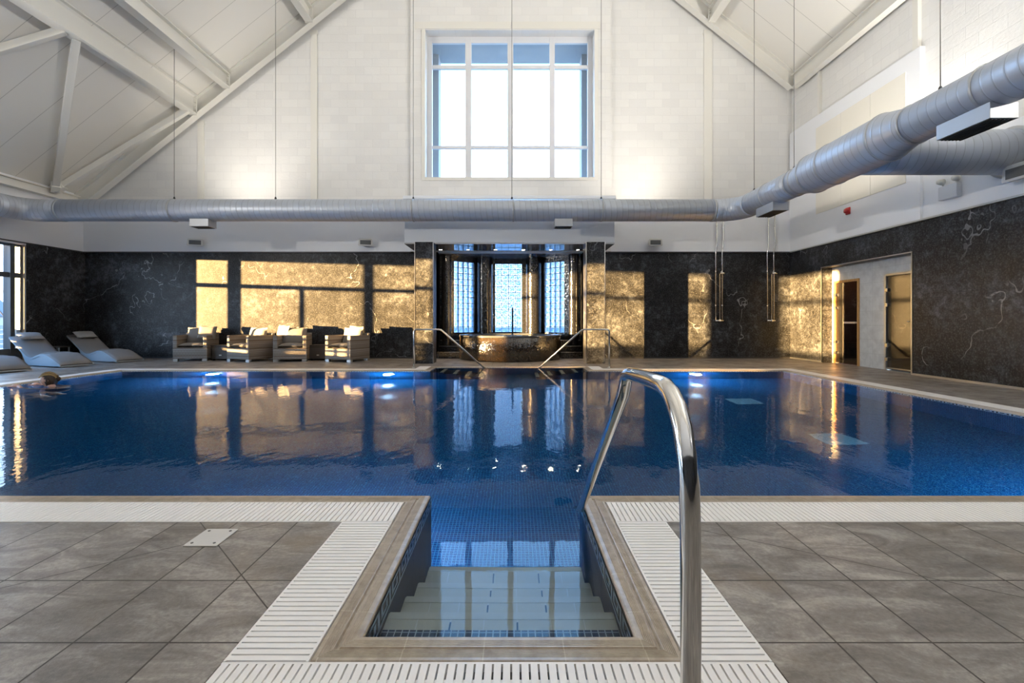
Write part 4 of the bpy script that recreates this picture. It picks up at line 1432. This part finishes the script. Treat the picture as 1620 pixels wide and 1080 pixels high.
# ---- exposed shower pipes
for x, lab in ((5.44, 'left'), (6.80, 'right')):
    o = empty('shower_set', (x, YB - 0.06, 0), 0, lab + ' exposed steel shower with two tall supply pipes on the stone wall', 'shower', 'showers right of the spa alcove')
    for s in (-1, 1):
        g = MB(); g.tube([(s * 0.085, -0.05, 4.02), (s * 0.085, -0.05, 2.95), (s * 0.085 - 0.015, -0.02, 2.80), (s * 0.085 - 0.015, -0.02, 1.0)], 0.014, 10)
        for z in (3.5, 2.3, 1.4): g.lathe([(0.022, -0.012), (0.022, 0.012)], (s * 0.085 - (0.015 if z < 2.8 else 0), -0.02 - (0.03 if z > 2.8 else 0), z), 10)
        g.build('supply_pipe', 'brushed', o)
    g = MB(); g.tube([(-0.01, -0.06, 1.02), (-0.01, -0.06, 2.22), (-0.01, -0.09, 2.26), (-0.01, -0.14, 2.27)], 0.013, 10); g.build('riser', 'brushed', o)
    g = MB(); g.lathe([(0.0, 0.0), (0.075, 0.0), (0.07, 0.02), (0.025, 0.055), (0.0, 0.055)], (0.01, -0.15, 2.22), 20); g.build('shower_head', 'chrome', o)
    g = MB(); g.tube([(-0.12, -0.045, 1.0), (0.09, -0.045, 1.0)], 0.022, 12); g.lathe([(0.03, 0), (0.03, -0.05), (0, -0.055)], (-0.01, -0.05, 1.0), 14, axis='y'); g.build('mixer_valve', 'chrome', o)

# ---- far pool handrails
for s, lab in ((-1, 'left'), (1, 'right')):
    c = -0.035
    y = 10.03
    px = lambda d: c + s * d
    yb = 10.335
    o = empty('pool_handrail', (px(2.08), y, 0), 0, 'thin stainless handrail sloping into the far pool steps, ' + lab + ' one', 'handrail', 'handrails at the far pool steps')
    pts = [(0, 0, 0.003), (0, 0, 0.77), (-s * 0.015, 0, 0.80), (-s * 0.04, 0, 0.812), (-s * 0.53, 0, 0.812), (-s * 0.58, 0, 0.80), (-s * 0.61, 0, 0.78), (-s * 1.67, 0, -0.16)]
    g = MB(); g.tube(pts, 0.019, 10); g.build('rail', 'brushed', o)
    g = MB(); g.lathe([(0.0, 0.0), (0.045, 0.0), (0.045, 0.008), (0.02, 0.014)], (0, 0, 0.002), 16); g.build('base_flange', 'brushed', o)

# ---- foreground grab rail
o = empty('grab_rail', (0.36, 0.955, 0), 0, 'thick polished steel grab rail arching from the deck into the entry steps', 'handrail')
yz = [(0.955, 0.003), (0.955, 0.25), (0.955, 0.45), (0.957, 0.58), (0.963, 0.66), (0.975, 0.715), (1.0, 0.77), (1.035, 0.810), (1.075, 0.834), (1.12, 0.845), (1.18, 0.846), (1.30, 0.843), (1.42, 0.838),
      (1.465, 0.834), (1.495, 0.822), (1.515, 0.80), (1.54, 0.765), (1.70, 0.635), (2.05, 0.385), (2.40, 0.09), (2.554, -0.045), (2.66, -0.14)]
# straight lower leg
yz = yz[:17] + [(1.60, 0.716), (1.80, 0.560), (2.05, 0.365), (2.30, 0.165), (2.554, -0.038), (2.66, -0.123)]
g = MB(); g.tube([(0, a - 0.955, b) for a, b in yz], 0.0205, 24); g.build('rail', 'chrome', o)
g = MB(); g.lathe([(0.0, 0.0), (0.05, 0.0), (0.05, 0.008), (0.022, 0.016)], (0, 0, 0.001), 24); g.build('base_flange', 'chrome', o)
g = MB(); g.lathe([(0.0, 0.0), (0.03, 0.0), (0.03, -0.012), (0.0, -0.012)], (0.018, 2.60 - 0.955, -0.078), 20, axis='x'); g.build('wall_flange', 'brushed', o)

# ---- drain cover on the deck
o = empty('drain_cover', (-1.387, 2.166, 0.0), 0, 'pale square drain cover with four screws set in the left deck tiles', 'cover')
g = MB()
for x0, x1 in ((-0.075, 0.075),):
    g.box(x0, x1, -0.085, 0.085, 0.0005, 0.006)
g.build('plate', 'cover', o, bevel=0.002)
for sx in (-1, 1):
    for sy_ in (-1, 1):
        g = MB(); g.lathe([(0.006, 0.0), (0.006, 0.002), (0.0, 0.002)], (sx * 0.05, sy_ * 0.06, 0.006), 10)
        g.build('screw', 'screw', o)

# ---- swimming pool lamps (in the basin walls)
def pool_lamp(x, y, z, dirn, label, e=120):
    o = empty('pool_lamp', (x, y, z), 0, label, 'lamp', 'underwater pool lamps')
    s = dirn
    g = MB(); g.lathe([(0.0, 0.004 * s), (0.11, 0.004 * s)], (0, 0, 0), 24, axis='y'); g.build('lens', 'pool_glow', o)
    g = MB(); g.lathe([(0.11, 0.0), (0.112, 0.012 * s), (0.14, 0.012 * s), (0.145, 0.0)], (0, 0, 0), 24, axis='y'); g.build('bezel', 'brushed', o)
    lamp('glow', 'POINT', (0, 0.10 * s, 0), e, (0.35, 0.66, 1.0), o, shadow_soft_size=0.08)
    return o


for x, lab in ((-6.0, 'glowing underwater lamp on the far pool wall before the left armchairs'), (-2.5, 'glowing underwater lamp on the far pool wall left of the recess'),
               (3.65, 'glowing underwater lamp on the far pool wall below the showers')):
    pool_lamp(x, PY1 - 0.008, -0.5, -1, lab, 85)
pool_lamp(4.2, PY0 + 0.008, -0.45, 1, 'bright underwater lamp on the near pool wall at the right', 80)
pool_lamp(-1.2, PY0 + 0.008, -0.5, 1, 'underwater lamp on the near pool wall left of the entry steps', 50)
pool_lamp(-5.9, PY0 + 0.008, -0.5, 1, 'underwater lamp on the near pool wall far left', 10)

# ---- rattan armchairs
def armchair():
    """local: front at -Y, origin at floor centre; width .76, depth .80"""
    W, Dp, t = 0.76, 0.74, 0.10
    o = empty('armchair')
    g = MB()
    g.box(-W / 2, W / 2, -Dp / 2, Dp / 2, 0.06, 0.335); g.build('base', 'rattan', o, bevel=0.015)
    for s in (-1, 1):
        g = MB(); g.box(s * W / 2, s * (W / 2 - t), -Dp / 2, Dp / 2, 0.33, 0.64); g.build('arm', 'rattan', o, bevel=0.018)
    g = MB()
    g.prism([(Dp / 2 - 0.11, 0.33), (Dp / 2, 0.33), (Dp / 2 + 0.02, 0.69), (Dp / 2 - 0.07, 0.69)], lambda y, z: (-W / 2 + 0.005, y, z), lambda y, z: (W / 2 - 0.005, y, z))
    g.build('backrest', 'rattan', o, bevel=0.018)
    g = MB(); soft_cushion(g, 0, -0.07, 0.385, W - 2 * t - 0.01, Dp - 0.14, 0.13, seed=3); g.build('seat_cushion', 'cushion', o)
    g = MB(); soft_cushion(g, 0, Dp / 2 - 0.19, 0.60, W - 2 * t + 0.02, 0.46, 0.17, seed=5, tilt=Euler((math.radians(76), 0, 0))); g.build('back_cushion', 'cushion', o)
    for sx in (-1, 1):
        for sy_ in (-1, 1):
            g = MB(); x0 = sx * (W / 2 - 0.005); g.box(x0, x0 - sx * 0.11, sy_ * (Dp / 2 - 0.005), sy_ * (Dp / 2 - 0.09), 0.0, 0.062)
            g.build('leg', 'alu_light', o, bevel=0.004)
    return o


def place_chair(o, fx, fy, ang):
    """right front corner of the chair on the floor at (fx, fy); ang turns the front"""
    c = Matrix.Rotation(ang, 3, 'Z')
    off = c @ Vector((0.38, -0.37, 0))
    o.location = (fx - off.x, fy - off.y, 0)
    o.rotation_euler = (0, 0, ang)


chs = [(-7.58, 11.66, math.radians(12), 'left rattan armchair turned slightly right, leftmost of the four'),
       (-6.33, 11.27, math.radians(-22), 'second rattan armchair from the left, turned toward the pool lamps on its left'),
       (-5.04, 11.50, math.radians(14), 'third rattan armchair from the left, facing the viewer, beside the second side table'),
       (-3.88, 11.22, math.radians(-20), 'rightmost rattan armchair, its long right side toward the spa column')]
first = armchair()
for k, (x, y, a, lab) in enumerate(chs):
    o = first if k == 0 else copy_tree(first)
    place_chair(o, x, y, a)
    tag(o, lab, 'armchair', 'rattan armchairs along the back wall')
# extra scatter pillows on the chairs
for (x, y, z, a, t, lab) in ((-7.80, 12.0, 0.70, 0.25, 1.25, 'crumpled taupe pillow on the leftmost armchair'), (-5.85, 11.95, 0.72, -0.5, 1.3, 'pale pillow standing on the second armchair'),
                             (-3.98, 11.86, 0.70, -0.35, 1.3, 'pale pillow standing on the rightmost armchair')):
    g = MB(); soft_cushion(g, 0, 0, 0, 0.42, 0.34, 0.12, seed=int(abs(x * 10)))
    o = g.build('pillow', 'cushion')
    o.location = (x, y, z); o.rotation_euler = (t, 0.05, a)
    tag(o, lab, 'pillow', 'loose pillows on the armchairs')

for k, (x, y, lab) in enumerate(((-7.36, 12.05, 'low dark wicker side table between the first and second armchairs'), (-4.92, 12.08, 'low dark wicker side table between the third and fourth armchairs'))):
    if k == 0:
        st0 = empty('side_table')
        g = MB(); g.prism([(-0.215, 0.03), (0.215, 0.03), (0.235, 0.37), (-0.235, 0.37)], lambda x, z: (x, -0.22, z), lambda x, z: (x, 0.22, z)); g.build('body', 'rattan_dark', st0, bevel=0.015)
        g = MB(); g.box(-0.245, 0.245, -0.235, 0.235, 0.36, 0.385); g.build('top', 'rattan_dark', st0, bevel=0.008)
        g = MB(); g.box(-0.03, 0.03, -0.226, -0.218, 0.12, 0.145); g.build('metal_tag', 'cover', st0)
        for sx in (-1, 1):
            for sy_ in (-1, 1):
                g = MB(); g.box(sx * 0.20, sx * 0.16, sy_ * 0.2, sy_ * 0.16, 0, 0.035); g.build('leg', 'black', st0)
        o = st0
    else:
        o = copy_tree(st0)
    o.location = (x, y, 0)
    tag(o, lab, 'side table', 'wicker side tables')


# ---- wave loungers
def lounger():
    """local: foot at x=0, head toward -x (length 1.95), width .6 in y (0..0.6)"""
    o = empty('sun_lounger')
    W = 0.60
    top = [(0.0, 0.075), (-0.12, 0.12), (-0.30, 0.195), (-0.48, 0.26), (-0.62, 0.285), (-0.76, 0.28), (-0.90, 0.245), (-1.05, 0.205), (-1.17, 0.20), (-1.29, 0.235), (-1.50, 0.36), (-1.75, 0.51), (-1.98, 0.645)]
    # shell: side panels and deck under the pad
    sh = MB()
    poly = [(x, z - 0.045) for x, z in top]
    low = [(-1.98, 0.575), (-1.75, 0.44), (-1.5, 0.29), (-1.36, 0.12), (-1.28, 0.02), (-0.30, 0.02), (-0.12, 0.03), (0.0, 0.018)]
    pl = poly + low
    # body as strips
    for a in range(len(poly) - 1):
        (x0, z0), (x1, z1) = poly[a], poly[a + 1]

        def lowz(x):
            for (xa, za), (xb, zb) in zip(low[:-1], low[1:]):
                if xa <= x <= xb: return za + (zb - za) * (x - xa) / (xb - xa)
            return low[-1][1]
        sh.prism([(x0, lowz(x0)), (x1, lowz(x1)), (x1, z1), (x0, z0)], lambda x, z: (x, 0.012, z), lambda x, z: (x, W - 0.012, z))
    sh.build('shell', 'lounge_side', o, weld=True)
    fl_ = MB()
    for yy in (0.0, W - 0.02):
        for a in range(len(top) - 1):
            (x0, z0), (x1, z1) = top[a], top[a + 1]
            fl_.prism([(x0, z0 - 0.05), (x1, z1 - 0.05), (x1, z1 - 0.012), (x0, z0 - 0.012)], lambda x, z, yy=yy: (x, yy, z), lambda x, z, yy=yy: (x, yy + 0.02, z))
    fl_.build('edge_frame', 'lounge_side', o, weld=True)
    pads = [(0, 4), (4, 7), (7, 12)]
    for a0, a1 in pads:
        pd = MB()
        pts = top[a0:a1 + 1]
        n_ = 10
        vs = []
        m_ = len(pts)
        for i, (x, z) in enumerate(pts):
            e = 0.012 if i in (0, m_ - 1) else 0.0
            for j in range(n_ + 1):
                v = -1 + 2 * j / n_
                th = 0.03 * (1 - abs(v) ** 4) + 0.006
                if i in (0, m_ - 1): th *= 0.35
                vs.append((x + (-e if i == 0 else e if i == m_ - 1 else 0), W / 2 + v * (W / 2 - 0.004), z - 0.02 + th + 0.01))
        fs = [(i * (n_ + 1) + j, i * (n_ + 1) + j + 1, (i + 1) * (n_ + 1) + j + 1, (i + 1) * (n_ + 1) + j) for i in range(m_ - 1) for j in range(n_)]
        bo = len(vs)
        vs += [(x, y, z - 0.03 - 0.0) for x, y, z in vs]
        fs2 = [tuple(bo + k for k in f[::-1]) for f in fs]
        rim = []
        edge = [j for j in range(n_ + 1)] + [i * (n_ + 1) + n_ for i in range(1, m_)] + [(m_ - 1) * (n_ + 1) + j for j in range(n_ - 1, -1, -1)] + [i * (n_ + 1) for i in range(m_ - 2, 0, -1)]
        for k in range(len(edge)):
            a = edge[k]; b = edge[(k + 1) % len(edge)]
            rim.append((a, bo + a, bo + b, b))
        pd.add(vs, fs + fs2 + rim, 0, None, True)
        pd.build('pad', 'lounge', o)
    g = MB(); ang = math.atan2(0.135, 0.23)
    soft_cushion(g, -1.80, W / 2, 0.645, 0.26, 0.44, 0.11, seed=2, tilt=Euler((0, ang, 0)))
    g.build('head_pillow', 'lounge_pillow', o)
    return o


l0 = lounger()
th = math.atan2(-0.36, 0.93)
for k, (x, y, lab) in enumerate(((-9.56, 9.93, 'middle grey wave shaped lounger with a head pillow by the glazing'), (-9.36, 11.10, 'rear grey wave shaped lounger in the corner of the dark wall'),
                                 (-9.78, 8.80, 'nearest grey lounger, cut by the left picture edge'))):
    o = l0 if k == 0 else copy_tree(l0)
    o.location = (x, y, 0); o.rotation_euler = (0, 0, th)
    tag(o, lab, 'sun lounger', 'wave loungers by the left glazing')

o = empty('lounge_table', (-11.10, 11.48, 0), 0.0, 'small low dark table between the middle and rear loungers', 'side table')
g = MB(); g.box(-0.17, 0.17, -0.15, 0.15, 0.35, 0.375); g.build('top', 'rattan_dark', o, bevel=0.005)
for sx in (-1, 1):
    for sy_ in (-1, 1):
        g = MB(); g.box(sx * 0.16, sx * 0.135, sy_ * 0.14, sy_ * 0.115, 0, 0.351); g.build('leg', 'alu_light', o)

# ---- swimmer
o = empty('swimmer', (-7.20, 7.30, ZW), 0, 'person swimming toward the left pool edge, blond streaked brown hair, head above water', 'person')


def head_shape():
    vs = []; fs = []
    K, J = 26, 32
    for i in range(K + 1):
        t = PI * i / K
        for j in range(J):
            a = 2 * PI * j / J                    # a = PI is the face (toward -x)
            x = math.sin(t) * math.cos(a); y = math.sin(t) * math.sin(a); z = math.cos(t)
            rx, ry, rz = 0.095, 0.075, 0.115
            px, py, pz = x * rx, y * ry, z * rz
            face = max(0.0, -x)
            if z < 0:                              # jaw narrows, chin forward
                py *= 1 - 0.35 * (-z) ** 1.2
                px = px * (1 - 0.25 * (-z)) - 0.012 * (-z) * face
                if x > 0: px *= 1 - 0.35 * (-z)
            g_ = lambda yy, zz, s, q: math.exp(-((y - yy) ** 2) / s - ((z - zz) ** 2) / q)
            nose = g_(0, -0.14, 0.016, 0.030) * face
            px -= 0.024 * nose
            px -= 0.006 * g_(0, 0.22, 0.2, 0.01) * face        # brow
            for s in (-1, 1):
                px += 0.010 * g_(s * 0.36, 0.06, 0.03, 0.012) * face   # eye sockets
                px -= 0.005 * g_(s * 0.38, 0.05, 0.008, 0.004) * face  # eyeball
                px -= 0.004 * g_(s * 0.45, -0.22, 0.05, 0.03) * face   # cheek
            px -= 0.007 * g_(0, -0.46, 0.06, 0.003) * face         # lips
            px -= 0.006 * g_(0, -0.56, 0.05, 0.003) * face
            px -= 0.008 * g_(0, -0.82, 0.08, 0.02) * face          # chin
            vs.append((px, py, pz))
    for i in range(K):
        for j in range(J):
            j2 = (j + 1) % J
            fs.append((i * J + j, (i + 1) * J + j, (i + 1) * J + j2, i * J + j2))
    return vs, fs


hz = 0.095           # head centre above water
rot = Matrix.Translation((0, 0, hz)) @ Matrix.Rotation(math.radians(28), 4, 'Z') @ Matrix.Rotation(math.radians(-6), 4, 'Y')
vs, fs = head_shape()
body = MB(); body.add([tuple(rot @ Vector(p)) for p in vs], fs, 0, None, True)
body.tube([(0.02, 0, hz - 0.03), (0.06, 0, -0.07), (0.12, 0, -0.13)], [0.05, 0.05, 0.075], 16)
# ears
for s in (-1, 1):
    c = rot @ Vector((0.012, s * 0.074, 0.0)); body.sphere(c, 0.022, 10, 0, (0.7, 0.35, 1.1))
# torso, hips, legs stretched out behind under the water
body.tube([(0.10, 0, -0.12), (0.12, 0, -0.16), (0.14, 0, -0.26), (0.15, 0, -0.38), (0.15, 0, -0.48), (0.14, 0, -0.58), (0.13, 0, -0.64)], [0.09, 0.145, 0.15, 0.125, 0.13, 0.14, 0.10], 18)
for s in (-1, 1):
    body.tube([(0.12, s * 0.08, -0.60), (0.0, s * 0.10, -0.72), (-0.16, s * 0.12, -0.87), (-0.14, s * 0.12, -0.91), (0.0, s * 0.12, -1.02), (0.11, s * 0.12, -1.12), (0.08, s * 0.12, -1.145), (-0.10, s * 0.13, -1.155)],
              [0.085, 0.080, 0.058, 0.056, 0.056, 0.038, 0.036, 0.026], 14)
    w = Vector((-0.36, s * 0.10 - 0.0, 0.008)) if s < 0 else Vector((-0.30, 0.15, 0.004))
    sh_ = Vector((0.12, s * 0.17, -0.12)); el = Vector((-0.10, s * 0.20, -0.10))
    body.tube([sh_ + Vector((0.03, -s * 0.05, 0)), sh_, (sh_ + el) / 2, el, (el + w) / 2, w], [0.055, 0.052, 0.044, 0.037, 0.034, 0.024], 14)
    body.tube([w, w + Vector((-0.03, 0, 0.002)), w + Vector((-0.065, 0, 0.002)), w + Vector((-0.09, 0, 0))], [0.022, 0.030, 0.033, 0.026], 12)
    for k in range(4):
        q = w + Vector((-0.085, (k - 1.5) * 0.018, 0.002)); L = (0.062, 0.074, 0.070, 0.055)[k]
        body.tube([q, q + Vector((-L * 0.5, (k - 1.5) * 0.002, 0.004)), q + Vector((-L, (k - 1.5) * 0.004, -0.006))], [0.0095, 0.0088, 0.0065], 8)
    q = w + Vector((-0.035, -s * 0.026, 0))
    body.tube([q, q + Vector((-0.022, -s * 0.018, 0.0)), q + Vector((-0.048, -s * 0.024, -0.004))], [0.012, 0.010, 0.007], 8)
ob = body.build('body', 'skin', o)
rmsh = ob.modifiers.new('remesh', 'REMESH'); rmsh.mode = 'VOXEL'; rmsh.voxel_size = 0.006; rmsh.use_smooth_shade = True
# hair: cap over the skull with strands combed back and a short knot
hr_ = MB()
K, J = 20, 36
vs = []; fs = []
for i in range(K + 1):
    t = PI * i / K
    for j in range(J):
        a = 2 * PI * j / J
        x = math.sin(t) * math.cos(a); y = math.sin(t) * math.sin(a); z = math.cos(t)
        wv = 1 + 0.035 * math.sin(a * 9 + z * 6)
        vs.append((x * 0.104 * wv + 0.006, y * 0.085 * wv, z * 0.125 * wv + 0.003))
keep = lambda v: (v[0] > -0.03 + (0.0) and v[2] > -0.085) or v[2] > 0.055 + (-v[0] - 0.03) * 0.35
for i in range(K):
    for j in range(J):
        j2 = (j + 1) % J
        f = (i * J + j, (i + 1) * J + j, (i + 1) * J + j2, i * J + j2)
        if all(keep(vs[q]) for q in f): fs.append(f)
hr_.add([tuple(rot @ Vector(p)) for p in vs], fs, 0, None, True)
for k in range(26):
    y0 = -0.07 + 0.14 * k / 25
    pts = []
    for u in range(7):
        t = u / 6
        ang_ = math.radians(150 - 150 * t)
        pts.append(rot @ Vector((math.cos(ang_) * 0.103, y0 * (1.05 - 0.15 * t) , 0.02 + math.sin(ang_) * math.sqrt(max(0.05, 1 - (y0 / 0.088) ** 2)) * 0.108)))
    hr_.tube(pts, [0.005, 0.007, 0.007, 0.007, 0.007, 0.006, 0.004], 6, 1 if k % 5 in (0, 2) and k < 17 else 0)
hr_.sphere(rot @ Vector((0.105, 0, 0.0)), 0.038, 14)
hob = hr_.build('hair', ['hair', plain('blond_hair', (0.50, 0.33, 0.12), 0.4)], o)
sm_ = hob.modifiers.new('solid', 'SOLIDIFY'); sm_.thickness = 0.004
g = MB()
for s in (-1, 1):
    g.sphere(rot @ Vector((-0.0805, s * 0.028, 0.006)), 0.0095, 10)
g.build('eyes', plain('eye', (0.06, 0.04, 0.03), 0.15), o)
g = MB(); g.tube([(0.135, 0, -0.22), (0.145, 0, -0.30), (0.15, 0, -0.40), (0.15, 0, -0.50), (0.135, 0, -0.64)], [0.156, 0.150, 0.134, 0.142, 0.115], 20, caps=False)
g.build('swimsuit', 'swimsuit', o)

# ---- uplights by the ducts, plus fill uplights added for walls and roof
def uplight(loc, aim, e, label, size=2.0, group='wall uplights washing the roof', col=(1.0, 0.92, 0.80)):
    o = empty('wall_uplight', loc, 0, label, 'lamp', group)
    g = MB(); g.box(-0.11, 0.11, -0.07, 0.07, -0.09, 0.0); g.build('case', 'speaker_body', o, bevel=0.008)
    g = MB(); g.box(-0.09, 0.09, -0.05, 0.05, 0.0, 0.004); g.build('lens', 'up_glow', o)
    lamp('beam', 'SPOT', (0, 0, 0.03), e, col, o, aim, spot_size=size, spot_blend=1.0, shadow_soft_size=0.06)


for x, e, lab in ((-6.9, 85, 'uplight behind the duct left of the gable post'), (3.3, 85, 'uplight behind the duct right of the window bay')):
    uplight((x, YD + 0.30, 3.69), (0, 0.75, 1), e, lab)
for x, y, lab in ((XD + 0.30, 9.7, 'added fill uplight behind the side duct near the corner'), (XD + 0.40, 7.9, 'added fill uplight behind the wide tee of the side duct')):
    uplight((x, y, 3.69), (1, 0.1, 0.8), 48, lab)  # pair added out of sight to brighten the upper right wall
for x, y, lab, aim, e in ((XR - 0.12, 7.55, 'uplight low on the right wall behind the duct branch', (-0.25, 0.3, 1), 160),
                          (XR - 0.12, 5.4, 'added fill uplight on the right wall beyond the picture', (-0.5, 0.1, 1), 300),
                          (XR - 0.12, 2.2, 'added fill uplight on the right wall nearer the viewer', (-1.0, 0.35, 0.95), 1250),
                          (XR - 0.12, -1.5, 'added fill uplight on the right wall beside the viewer', (-1.0, 0.4, 0.9), 900),
                          (XL + 0.14, 2.0, 'added fill uplight on the left wall beside the viewer', (1.0, 0.3, 0.55), 1500),
                          (XL + 0.14, -2.0, 'added fill uplight on the left wall behind the viewer', (0.7, 0.3, 1), 500),
                          (XL + 0.14, 7.0, 'added fill uplight on the left wall by the strut', (0.7, 0.2, 1), 260)):
    uplight((x, y, 3.72 if x > 0 else 3.9), aim, e, lab, 2.4, col=(1.0, 0.95, 0.86))  # all but the first are unseen fill lamps added to brighten the hall

# ================================================================== OUTSIDE
g = MB(); g.box(-80, XL - T - 0.001, -40, 80, -0.4, -0.12)
struct(g.build('terrain', 'ground'))
g = MB(); g.box(XL - T - 0.0005, 80, YB + T + 1.7, 80, -0.4, -0.12)
struct(g.build('terrain_back', 'ground'))
bal = empty('terrace_balustrade', (0, 0, 0), 0, 'grey timber terrace balustrade outside the left glazing', 'balustrade')
for y in [2.0 + 1.5 * k for k in range(14)]:
    g = MB(); g.box(-14.05, -13.97, y - 0.04, y + 0.04, -0.12, 0.88); g.build('post', 'rail_wood', bal)
for z in (0.86, 0.73, 0.60, 0.47, 0.34, 0.21, 0.08):
    g = MB(); g.box(-14.03, -13.99, -3.0, 23.0, z - 0.095, z + 0.012); g.build('rail', 'rail_wood', bal)
# far house and bare tree
h_ = empty('house', (-76, 60, -1.6), 0.3, 'grey roofed house beyond the terrace at the left picture edge', 'house')
g = MB(); g.box(-7, 7, -5, 5, 0, 3.2); g.build('walls', 'house_wall', h_)
g = MB(); g.prism([(-5.5, 3.2), (5.5, 3.2), (0, 6.2)], lambda y, z: (-7.5, y, z), lambda y, z: (7.5, y, z)); g.build('roof', 'house_roof', h_)
for x in (-4, 0, 4):
    g = MB(); g.box(x - 0.6, x + 0.6, -5.03, -4.99, 2.0, 3.0); g.build('window', 'alu', h_)
tr_ = empty('bare_tree', (-47, 43.5, -0.12), 0, 'bare winter tree beyond the terrace by the house roof', 'tree')
g = MB()
rnd = random.Random(4)


def branch(p, d, L, r, lev):
    q = p + d * L
    g.tube([p, q], [r, r * 0.7], 6)
    if lev:
        for _ in range(3):
            nd = (d + Vector((rnd.uniform(-.7, .7), rnd.uniform(-.7, .7), rnd.uniform(-.1, .5)))).normalized()
            branch(q, nd, L * 0.68, r * 0.6, lev - 1)


branch(Vector((0, 0, 0)), Vector((0, 0, 1)), 1.5, 0.10, 5)
g.build('trunk', 'bark', tr_)
